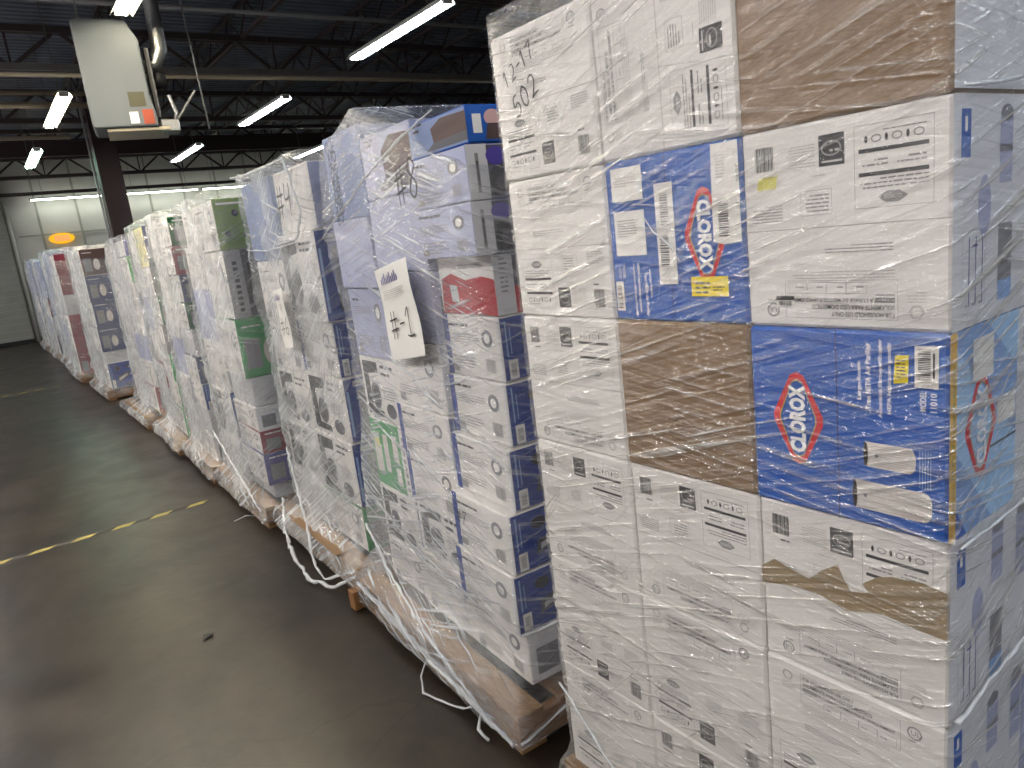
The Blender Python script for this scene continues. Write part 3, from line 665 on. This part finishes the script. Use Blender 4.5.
bv = ob.modifiers.new('soft', 'BEVEL'); bv.width = .02; bv.segments = 3
mb = MB(); mb.box(X0+.37, -.006, Z0+.19, X0+.52, -.002, Z0+.33, 'stickerolive'); mb.build('rating_plate', ht)
mb = MB(); mb.box(X0+.43, -.008, Z0+.03, X0+.35, -.003, Z0+.14, 'label'); mb.box(X0+.47, -.008, Z0+.02, X0+.57, -.003, Z0+.16, 'stickerorange')
mb.build('warning_sticker', ht)
mb = MB(); mb.box(X1+.005, .1, Z0+.1, X1+.03, .55, Z1-.25, 'black')
for i in range(7): mb.box(X1+.03, .1+.07*i, Z0+.1, X1+.045, .115+.07*i, Z1-.25, 'dkgrey')
mb.build('fan_guard', ht)
mb = MB(); mb.tube([(X1+.05,.3,Z0+.5),(X1+.17,.3,Z0+.5)], .09, 'black', 14); mb.build('motor', ht, smooth=True)
mb = MB(); mb.tube([(X1+.02,.1,Z0+.02),(X1+.14,.1,Z0-.02),(X1+.19,.05,Z0+.12),(X1+.15,.05,Z0+.3)], .022, 'brightmetal', 8, .3); mb.box(X1+.02,.05,Z0-.05,X1+.2,.3,Z0+.07,'brightmetal',.01)
mb.tube([(X1+.2,.15,Z0+.08),(X1+.42,.15,Z0+.36)], .012, 'pipegrey', 8); mb.build('gas_valve', ht)
mb = MB(); mb.tube([(X1-.03,.3,Z1-.38),(X1+.1,.3,Z1-.36),(X1+.17,.3,Z1-.22),(X1+.17,.3,Z1+.2),(X1+.1,.3,Z1+.9),(X1+.1,.3,ZC-.02)], [.055,.06,.075,.075,.08,.08], 'brightmetal', 12, .18); mb.build('flue_pipe', ht, smooth=True)
for xx in (X0+.08, X1-.12):
    mb = MB(); mb.tube([(xx,.3,Z1-.02),(xx,.3,ZC-.4)], .008, 'steellight', 6); mb.build('hanger_rod', ht)
mb = MB(); mb.box(X0+.12,-.0+.04,Z0-.035,X1+.1,.6,Z0-.004,'pipebeige',.004); mb.build('drip_tray', ht)
pipe([(1.42, 8.4, 3.15), (1.36, 8.4, 4.9)], .01, 'pipegrey', 'thin wire rod hanging from the roof right of the heater', 'rod', name='rod')
# lit sign
es = thing('lit_sign', 'glowing orange oval sign with yellow rim high on the far wall', 'sign', (1.36, YF-.04, 2.93))
mat('signyellow', '#e0b020', emit=.5, ecol='#e8b020'); mat('signorange', '#ff5a30', emit=2.2, ecol='#ff5a30')
mb = MB(); nn = 24; e1 = [(.34*math.cos(2*PI*i/nn), .16*math.sin(2*PI*i/nn)) for i in range(nn)]
mb.mesh([(x, y, z) for y in (0, -.09) for x, z in e1], [tuple(range(nn))[::-1], tuple(range(nn, 2*nn))] + [(i, (i+1) % nn, nn+(i+1) % nn, nn+i) for i in range(nn)], 'signyellow'); mb.build('rim', es)
mb = MB(); mb.box(-.2, -.12, -.09, .2, -.092, .09, 'signorange', .02); mb.build('lit_face', es)

# ------------------------------------------------------------------ floor tape and debris
mat('tapeyellow', '#978a48', rough=.6, noise_amt=.35, nscale=14); mat('tapeblack', '#2a2825', rough=.6)
def tape(y, x0, x1, label):
    mb = MB(); x = x0; k = 0
    while x < x1:
        l = .12; m = 'tapeyellow' if k % 2 == 0 else 'tapeblack'
        mb.mesh([(x, y, .0015), (x+l, y, .0015), (x+l+.05, y+.055, .0015), (x+.05, y+.055, .0015)], [(0,1,2,3)], m); x += l; k += 1
    return tag(mb.build('floor_tape'), label, 'floor tape')
tape(4.94, -3.6, -.12, 'worn yellow and black hazard tape across the floor by the fourth stack')
tape(13.5, -3.8, -.3, 'faint worn yellow tape line across the floor far down the aisle')
mb = MB(); mb.mesh([(-.62,2.9,.004),(-.57,2.91,.01),(-.56,2.94,.004),(-.6,2.95,.008)], [(0,1,2,3)], 'black'); tag(mb.build('scrap'), 'tiny black scrap lying on the bare floor near the stack marked #4', 'scrap')

# ------------------------------------------------------------------ pallets
mat('wood', '#75593a', rough=.75, noise_amt=.3, nscale=5, bump=.4, bscale=20, stretch=(6,1,6)); mat('wooddark', '#5e4630', rough=.8, noise_amt=.3, nscale=7)
mat('wood2', '#6e4c2a', rough=.75, noise_amt=.3, nscale=6)
def pallet(SX, SY, label):
    """deck boards along Y, stringers along X, origin at the aisle-side near corner"""
    t = thing('pallet', label, 'pallet')
    n = 7; bw = .1
    for i in range(n):
        x = i*(SX-bw)/(n-1); mb = MB(); mb.box(x, 0, .118, x+bw, SY, .138, 'wood', .003); mb.build('deck_board', t)
    for y in (0, SY/2-.02, SY-.04):
        mb = MB(); mb.box(.0, y, .022, SX, y+.04, .117, 'wooddark' if y else 'wood2', .003); mb.build('stringer', t)
    for i in (0, .5, 1):
        x = i*(SX-bw); mb = MB(); mb.box(x, 0, .0, x+bw, SY, .021, 'wood', .003); mb.build('bottom_board', t)
    return t

# ------------------------------------------------------------------ stack number one: air purifier cartons
ORD = ['first','second','third','fourth','fifth','sixth','seventh','eighth','ninth','tenth','eleventh','twelfth','thirteenth','fourteenth','fifteenth']
hL, WC, PH = .3275, .339, .14
I4 = Matrix.Identity(4)
pal1 = pallet(1.2, 1.06, 'wooden pallet under the nearest stack of air purifier cartons'); pal1.location = (-.02, -.02, 0)
colname = {0: 'nearest', 1: 'middle', 2: 'farthest'}
g1 = 'air purifier cartons of the nearest stack'
spec1 = {(0,5):'brownT', (0,4):'Wi', (0,3):'BF', (0,2):'Wt', (0,1):'Wu', (0,0):'Wi', (1,5):'Ws', (1,4):'BL', (1,3):'brownM', (1,2):'Wi', (1,1):'Wu', (1,0):'Wi',
         (2,5):'Wu', (2,4):'Wu', (2,3):'Wi', (2,2):'Wi', (2,1):'Wu', (2,0):'Wu'}
rects1 = []
jx = {(0,3): -.004, (0,2): .003, (1,3): -.003, (2,5): -.004, (0,5): -.002, (1,2): .002, (2,0): .004, (1,0): .003}
for (j, k), s in spec1.items():
    x0, x1 = jx.get((j,k), 0), .6; y0 = j*WC+.0015; y1 = (j+1)*WC-.0015; z0 = PH+k*hL+.0008; z1 = PH+(k+1)*hL-.0008
    if s == 'BF': z1 += .0
    W, H = y1-y0, z1-z0; mb = MB(); cx, cy = (x0+x1)/2, (y0+y1)/2; b = (x0-cx, y0-cy, 0, x1-cx, y1-cy, H)
    um = {'b': 'brown', 'W': 'white', 'B': 'blue'}[s[0]]
    mb.box(*b, um, .005, {'E': 'white2'} if s == 'brownT' else None)  # top brown carton's end coloured pale to stand for glare on the film
    desc = 'white carton'
    if s[0] == 'b':
        brown_art(W, H, *((.175,.20) if s == 'brownT' else (.17,.095))).put(mb, 'A', *b)
        desc = 'plain brown carton'
    elif s == 'BF':
        blue_front(W, H).put(mb, 'A', *b); blue_end(x1-x0, H).put(mb, 'E', *b); desc = 'blue carton picturing two white air purifiers'
    elif s == 'BL':
        blue_label_front(W, H).put(mb, 'A', *b); desc = 'blue carton covered with courier labels'
    else:
        a = household(W, H, flip=s in ('Wi','Wt'), turn=1 if s == 'Ws' else 0)
        if s == 'Wt':
            pts = [(.0,.185),(.029,.207),(.06,.198),(.099,.19),(.125,.215),(.155,.236),(.164,.215),(.179,.193),(.209,.201),(.199,.215),(.225,.236),(.249,.245),(.30,.25),(W-.001,.245),(W-.001,.163),(.289,.165),(.23,.17),(.169,.152),(.12,.165),(.079,.165),(.0,.15)]
            # triangulated fan of the torn-off paper patch
            bm = bmesh.new(); vv = [bm.verts.new((p[0], p[1], 0)) for p in pts]; bm.faces.new(vv); r = bmesh.ops.triangulate(bm, faces=list(bm.faces)); bm.verts.index_update()
            a.add([(v.co.x, v.co.y) for v in bm.verts], [tuple(v.index for v in f.verts) if f.normal.z >= 0 else tuple(v.index for v in f.verts)[::-1] for f in bm.faces], 'torn', 6); bm.free()
            desc = 'white carton with torn brown patch'
        if (j, k) == (0, 4):
            for i in range(9): a.poly([(.028+.004*i,.232-.002*(i%2)),(.032+.004*i,.232),(.036+.004*i,.25+.003*(i%3)),(.032+.004*i,.25)], 'highlighter', 3)
            desc = 'white upside-down carton with yellow highlighter mark'
        a.put(mb, 'A', *b)
        if j == 0: white_end(x1-x0, H).put(mb, 'E', *b)
        if s == 'Ws': desc = 'white carton printed sideways'
        elif s == 'Wu': desc = 'white upright printed carton'
        elif s == 'Wi' and desc == 'white carton': desc = 'white upside-down printed carton'
    o = mb.build('carton', loc=(cx, cy, z0))
    if (j, k) == (2, 5): desc = 'white carton marked 12-11 502 in black marker'
    tag(o, f'{desc}, {ORD[k]} up in {colname[j]} column of nearest stack', 'box', g1)
    rects1.append((x0, y0, z0, x1+.6, y1, z1))
    def part(name, art):
        m2 = MB(); art.put(m2, 'A', *b); return m2.build(name, o)
    if (j, k) == (2, 5):
        a = Art(W, H); a.strokes(['1','2','-','1','7'], .045, .205, .036, rot=.42, th=.09); a.strokes('502', .075, .135, .046, rot=.48, th=.085); part('marker_writing', a)
    if s == 'BL':
        a = Art(W, H); a.rect(.135, .075, .046, .195, 'label', 4); a.bars(.142, .11, .022, .06, 'ink', 5, vert=True); a.bars(.148,.19,.02,.06,'inksoft',5,vert=True); part('shipping_label', a)['label'] = 'narrow white barcode label'
        a = Art(W, H); a.rect(.02, .135, .085, .09, 'label', 4); a.greek(.03,.205,.06,7,.003,'inksoft',5); part('shipping_label', a)['label'] = 'square white label'
        a = Art(W, H); a.rect(.02, .245, .085, .066, 'label', 4); a.greek(.03,.29,.06,4,.003,'inkfaint',5); part('shipping_label', a)['label'] = 'creased blank white label'
        a = Art(W, H); a.rect(.010, .02, .022, .062, 'label', 4); a.bars(.013,.025,.014,.05,'ink',5,vert=True); part('barcode_label', a)
        a = Art(W, H); a.poly([(.272,.152),(.295,.146),(.333,.15),(.333,.322),(.276,.322)], 'label', 7); a.bars(.286,.16,.022,.058,'ink',8,vert=True); a.text('3646', .327, .282, .009, 'ink', 8, w=.03, rot=-PI/2); a.text('60', .325, .218, .008, 'ink', 8, w=.012, rot=-PI/2); a.greek(.285,.3,.02,8,.003,'inkfaint',8); part('shipping_label', a)['label'] = 'white label number 3646 wrapped over the corner'
        a = Art(W, H); a.rect(.215, .052, .085, .037, 'stickeryellow', 8); a.greek(.225,.075,.035,3,.005,'ink',9); a.greek(.265,.068,.03,2,.003,'ink',9); part('price_sticker', a)['label'] = 'bright yellow sticker'
    if s == 'BF':
        a = Art(W, H); a.poly([(.257,.247),(.279,.25),(.280,.293),(.260,.291)], 'stickeryellow', 4); a.greek(.262,.283,.014,6,.003,'ink',5); part('price_sticker', a)['label'] = 'small yellow sticker'
    if (j, k) == (0, 4):
        a = Art(W, H); a.poly([(.058,.034),(.092,.038),(.092,.05),(.058,.052)], 'label', 5); a.rect(.058,.046,.034,.007,'ink',6); a.bars(.063,.037,.024,.008,'ink',6); part('barcode_label', a)
for k in range(6):
    mb = MB(); mb.box(-.295, -.167, 0, .295, .167, hL-.002, 'white2', .005); a = white_end(.59, hL-.002); a.put(mb, 'E', -.295, -.167, 0, .295, .167, hL)
    tag(mb.build('carton', loc=(.9, .17, PH+k*hL+.001)), 'white carton in the back row of the nearest stack, beyond the photo edge', 'box', 'back row cartons of the nearest stack')
film_mat('film_near', .08, .72, .30, '#eeebe6', gloss=.12, crink=.35)
film_mat('film_second', .18, .75, -.3, '#dfe3ea', fold=11, gloss=.12)
film_mat('film_milky', .32, .75, .5, '#d9dde0', fold=9, gloss=.12, crink=.8)
film_mat('film_milky_far', .36, .6, -.4, '#d5dade', fold=7, gloss=.12, crink=.8)
w1 = film(rects1, [-.03,-.03,1.22,1.05], MATS['film_near'], I4, 'clear stretch film wound tightly round the nearest stack of cartons', 3.1, amp=.004, off=.009, dz=.035, zb=.1)
# taped tear of film bunched on the blue labelled box, strands low on the stack
rope(w1, I4, [(-.012,.565,1.66),(-.013,.54,1.63),(-.012,.50,1.60),(-.012,.48,1.57)], .002)
rope(w1, I4, [(-.015,1.02,.40),(-.018,.9,.30),(-.02,.75,.18)], .004)
rope(w1, I4, [(.0,-.014,.82),(.15,-.014,.84),(.35,-.014,.86)], .004); rope(w1, I4, [(-.003,-.012,1.785),(.1,-.013,1.79),(.2,-.013,1.8)], .003); rope(w1, I4, [(.0,-.014,1.12),(.2,-.014,1.12),(.4,-.014,1.13)], .003)

# ------------------------------------------------------------------ further stacks
def stack(idx, x, yn, yf, ang, cols, filmm, pal_off=(.10, .07), depth=1.0, amp=.014, off=.02, far=False, wrap_label='', top_lip=.05, pal_label='', zb=.05, slope=0.0, flare=.07):
    """cols: list from near to far of (width fraction, [(z0, z1, kind, inset), ...]); local origin = near aisle corner of the load"""
    M4 = Matrix.Translation((x, yn, 0)) @ Matrix.Rotation(ang, 4, 'Z'); LY = yf-yn; rnd = random.Random(idx*13); y = 0; rects = []
    on = ORD[idx-1]; names = {2: ['nearer','farther'], 3: ['nearest','middle','farthest']}[len(cols)]
    for ci, (fr, lst) in enumerate(cols):
        w_ = fr*LY
        for li, (z0, z1, kd, ins) in enumerate(lst):
            x0 = ins + rnd.uniform(0, .022); r = (x0, y+.005+max(0, ins)*(ci == 0), z0+.001, depth, y+w_-.006, z1-.003)
            lb = f'{KIND[kd][5]}, {ORD[li]} up in {names[ci]} column of {on} stack'
            carton(kd, *r[:3], *r[3:], lb, f'cartons of the {on} stack', M4, rnd); rects.append(r)
        y += w_
    pal = pallet(1.12, LY+pal_off[1]*2, pal_label or f'wooden pallet carrying the {on} stack of the row'); pal.matrix_world = M4 @ Matrix.Translation((-pal_off[0], -pal_off[1], 0))
    wr = film(rects, [-pal_off[0]-.01, -pal_off[1]-.01, 1.03, LY+pal_off[1]+.01], MATS[filmm], M4, wrap_label or f'milky stretch film wrapped round the {on} stack', idx*5.3, top_lip, amp, off, zb=zb, dz=.04 if not far else .06, slope=slope, flare=flare)
    return M4, wr, rects
def L(*a): return [(z0, z1, k, 0.0) if len(q) == 3 else q for q in a for (z0, z1, k) in [q[:3]]]
# second stack (marked #8 and #1)
c_near = [(.16,.36,'plain',-.03), (.36,.57,'blueend',-.045), (.57,.78,'blueend',-.03), (.78,.99,'blueend',-.012), (.99,1.20,'blueend',.012), (1.20,1.41,'blueend',.02), (1.41,1.6,'redw',.02), (1.6,1.76,'lav',-.04), (1.76,1.92,'lav',-.035), (1.92,2.03,'blue',-.02)]
c_mid = [(.14,.40,'plain',0), (.40,.62,'coffee',0), (.62,.84,'blueend',0), (.84,1.04,'blueend',0), (1.04,1.3,'plain',0), (1.3,1.56,'lavpl',.01), (1.56,1.83,'lavpl',0.01), (1.83,2.06,'brownp',0)]
c_far = [(.14,.34,'plain',0), (.34,.6,'coffee',0), (.6,.92,'greenw',0), (.92,1.2,'coffee',0), (1.2,1.5,'lav',.01), (1.5,1.78,'lavpl',0), (1.78,2.12,'scribble',0)]
M2, w2, r2 = stack(2, .125, 1.34, 2.55, -.05, [(.32, c_near), (.36, c_mid), (.32, c_far)], 'film_second', (.13, .07), amp=.012, wrap_label='crinkled stretch film round the second stack, marked #8, #7 in black', top_lip=.055, slope=.16, flare=.2)
def on_aisle(parent, art, y_hi, z, x=-.03, M4=None, name='marker_writing'):
    """artwork on a stack's aisle side: left edge at y_hi, bottom at z, in stack coordinates"""
    mb = MB(); art.put(mb, 'A', 0, 0, 0, 0, 0, 0); o = mb.build(name)
    if parent: o.parent = parent; o.location = (x, y_hi, z)
    else: o.matrix_world = M4 @ Matrix.Translation((x, y_hi, z))
    return o
a = Art(.3,.3); a.strokes('#8', 0, 0, .12, rot=.15, th=.06); on_aisle(w2, a, .41, 1.78, -.055)
a = Art(.3,.3); a.strokes('#7', 0, 0, .05, rot=-.1, th=.08); on_aisle(w2, a, .34, .68, -.04)
a = Art(.3,.3)
for i in range(9): a.strokes([R.choice(['5','8','2','0']), R.choice(['5','8','2'])], .02+.02*(i % 2), .30-.033*i, .055, rot=.2, th=.09)
on_aisle(w2, a, 1.02, 1.72, -.05)
# paper sheet #1
def sheet(W, H, txt, label, M4, y_hi, z, x, tilt):
    a = Art(W, H); a.it = []; mb = MB()
    n = 8; vs = []; 
    for j in range(n+1):
        for i in range(5): vs.append((-.004*math.sin(j*.9+i*.6)-.002*i, -W*i/4, H*j/n))
    back = [(p[0]+.0012, p[1], p[2]) for p in vs]; K = len(vs)
    f = [(j*5+i+1, j*5+i, (j+1)*5+i, (j+1)*5+i+1)[::-1] for j in range(n) for i in range(4)]
    mb.mesh(vs, [q for q in f], 'label'); mb.mesh(back, [q[::-1] for q in f], 'label')
    o = mb.build('paper_sheet', smooth=True); o.matrix_world = M4 @ Matrix.Translation((x, y_hi, z)) @ Matrix.Rotation(tilt, 4, 'X')
    tag(o, label, 'paper')
    b = Art(W, H); b.strokes(txt, W*.2, H*.22, H*.30, th=.055, shear=.05)
    for i in range(10): b.rect(W*(.2+.05*i), H*.82, W*.025, H*.06*(1+.4*(i%3)), 'purple', 4)
    b.greek(W*.2, H*.74, W*.6, 5, .004, 'inkfaint', 4)
    m2 = MB(); b.put(m2, 'A', -.008, 0, 0, 0, 0, 0); q = m2.build('marker_writing', o)
    return o
sheet(.30, .34, ['#','-','1f'], 'white paper sheet with handwritten #1 stuck to the second stack', M2, .66, 1.235, -.05, -.15)
# strands of the second wrap
for pts, r in (([(-.045,1.23,1.72),(-.045,1.0,1.80),(-.045,.7,1.90),(-.05,.35,1.99),(-.055,.1,2.03)], .004), ([(-.06,1.25,.40),(-.09,1.0,.28),(-.13,.6,.16),(-.15,.2,.07),(-.15,-.05,.04)], .007), ([(-.14,1.28,.12),(-.155,.9,.10),(-.16,.4,.08),(-.155,-.06,.05)], .009), ([(-.05,1.2,.60),(-.05,.8,.45),(-.04,.4,.38),(-.03,0.0,.36),(.1,-.04,.38)], .006),
               ([(-.13,-.07,.04),(.1,-.09,.12),(.3,-.09,.22)], .006), ([(-.13,1.28,.11),(-.15,.7,.10),(-.155,.1,.06)], .008)):
    rope(w2, M2, pts, r)
rope(w2, M2, [(-.15,.55,.07),(-.20,.52,.03),(-.23,.45,.008),(-.20,.35,.008),(-.17,.25,.02),(-.16,.2,.05)], .005, 'loose_film_tail'); rope(w2, M2, [(-.15,.15,.05),(-.19,.10,.03),(-.18,.06,.008)], .006, 'loose_film_tail')
# third stack (marked #4)
c_near = [(.14,.38,'green',0), (.38,.72,'shaver',0), (.72,1.05,'shaver',0), (1.05,1.33,'blueend',.01), (1.33,1.77,'shaver',-.01), (1.77,2.08,'wrapw',.02)]
c_far = [(.14,.40,'plain',0), (.40,.70,'coffee',0), (.70,1.02,'coffee',0), (1.02,1.30,'plain',.01), (1.30,1.65,'plain',0), (1.65,2.08,'scribble',0)]
M3, w3, r3 = stack(3, .215, 2.84, 3.92, -.03, [(.5, c_near), (.5, c_far)], 'film_milky', (.12, .12), amp=.02, off=.022, wrap_label='milky stretch film round the third stack, marked #4, loose skirt below', top_lip=.05)
a = Art(.3,.3); a.strokes('#4', 0, 0, .15, th=.07); on_aisle(w3, a, .27, 1.84, -.06)
sheet(.17, .31, '#6', 'white paper strip marked #6 hanging on the third stack', M3, .58, 1.18, -.055, -.1)
for pts, r in (([(-.05,.95,.55),(-.08,.8,.4),(-.13,.55,.2),(-.2,.3,.06),(-.21,.12,.03),(-.1,.02,.07),(.05,-.08,.12)], .008), ([(-.09,1.1,.2),(-.18,.85,.07),(-.24,.5,.03),(-.26,.2,.02),(-.2,.0,.03),(-.05,-.1,.10),(.2,-.12,.13)], .011),
               ([(-.055,1.0,2.12),(-.055,.5,2.1),(-.05,.1,2.1),(-.05,-.01,1.85),(-.05,.1,1.74),(-.055,.4,1.72)], .007), ([(-.05,1.0,1.72),(-.055,.6,1.70),(-.05,.1,1.72)], .004)):
    rope(w3, M3, pts, r)
mb = MB(); mb.box(-.14, .10, .143, -.02, .80, .15, 'brown', .002); o = mb.build('cardboard_sheet'); o.matrix_world = M3; tag(o, 'brown cardboard sheet sticking out under the third stack', 'cardboard')
mb = MB(); mb.box(.0, 2.585, .004, .55, 2.645, .10, 'wood2', .004); tag(mb.build('wooden_block'), 'short wooden block on the floor between second and third pallets', 'wood')
# fourth stack
c_near = [(.14,.24,'silver',.03), (.24,.45,'purple',0), (.45,.60,'maroon',0), (.60,.76,'plain',0), (.76,.95,'silver',.01), (.95,1.32,'green',0), (1.32,1.74,'grey',-.0), (1.74,2.04,'olive',0)]
c_far = [(.14,.45,'plain',0), (.45,.8,'coffee',0), (.8,1.15,'plain',0), (1.15,1.5,'lavpl',0), (1.5,1.8,'plain',0), (1.8,2.04,'plain',.03)]
M4_, w4, r4 = stack(4, .12, 4.1, 5.2, -.03, [(.5, c_near), (.5, c_far)], 'film_milky', (.06, .09), amp=.02, off=.02)
for pts, r in (([(-.05,1.1,.45),(-.06,.5,.25),(-.07,.0,.1)], .008), ([(-.08,.15,.03),(-.14,.12,.06),(-.2,.2,.02)], .004)): rope(w4, M4_, pts, r)
# fifth and later stacks
def auto(kinds, z0=.14, z1=2.06):
    n = len(kinds); h = (z1-z0)/n; return [(z0+h*i, z0+h*(i+1), k, 0.0) for i, k in enumerate(kinds)]
stack(5, .13, 5.42, 6.42, -.05, [(.5, auto(['plain','silver','blueend','navy','silver','dkgreen','navy','maroon','dkgreen'], z1=2.04)), (.5, auto(['plain','plain','lavpl','plain','green','plain']))], 'film_milky', (.06, .09), amp=.022, off=.02)
stack(6, .17, 6.62, 7.7, -.05, [(.5, auto(['green','green','green','grey','dkgreen','grey'], z1=1.7) + [(1.7,2.06,'yellow',0)]), (.5, auto(['plain','maroon','plain','lavpl','plain','green']))], 'film_milky', (.1, .08), amp=.026, off=.02)
stack(7, .24, 8.15, 9.6, -.01, [(.5, auto(['maroon','plain','lavpl','plain','plain','green'], z1=1.85) + [(1.85,2.02,'purple',0)]), (.5, auto(['pink','plain','plain','plain','plain','plain'], z1=2.0))], 'film_milky', (.16, .08), amp=.026, off=.02, far=True)
stack(8, .11, 10.8, 12.3, 0, [(.5, [(.14,.5,'blueend',0),(.5,.66,'silver',.02),(.66,1.0,'navy',0),(1.0,1.35,'navy',0),(1.35,1.7,'navy',0),(1.7,2.05,'pink',0)]), (.5, auto(['plain','plain','plain','plain','plain']))], 'film_milky_far', (.06, .08), amp=.026, off=.02, far=True)
stack(9, .02, 13.3, 14.7, 0, [(.5, auto(['maroon','redside','redside','silver','redside','redside'], z1=2.1)), (.5, auto(['plain','lavpl','plain','plain','lavpl'], z1=2.15))], 'film_milky_far', (.03, .08), amp=.028, off=.02, far=True)
y = 15.0
for i in range(10, 16):
    ks = [['navy','silver','maroon','lavpl','scribble'], ['maroon','dkgreen','plain','scribble','lavpl'], ['silver','navy','plain','lavpl','scribble']][i % 3]
    k2 = [['plain','lavpl','plain','scribble','lavpl'], ['plain','plain','scribble','lavpl','plain']][i % 2]
    stack(i, .1+.03*(i % 2), y, y+1.2, 0, [(.5, auto(ks, z1=2.15+.04*(i % 3))), (.5, auto(k2, z1=2.15+.04*(i % 3)))], 'film_milky_far', (.06, .06), amp=.028, off=.02, far=True); y += 1.43
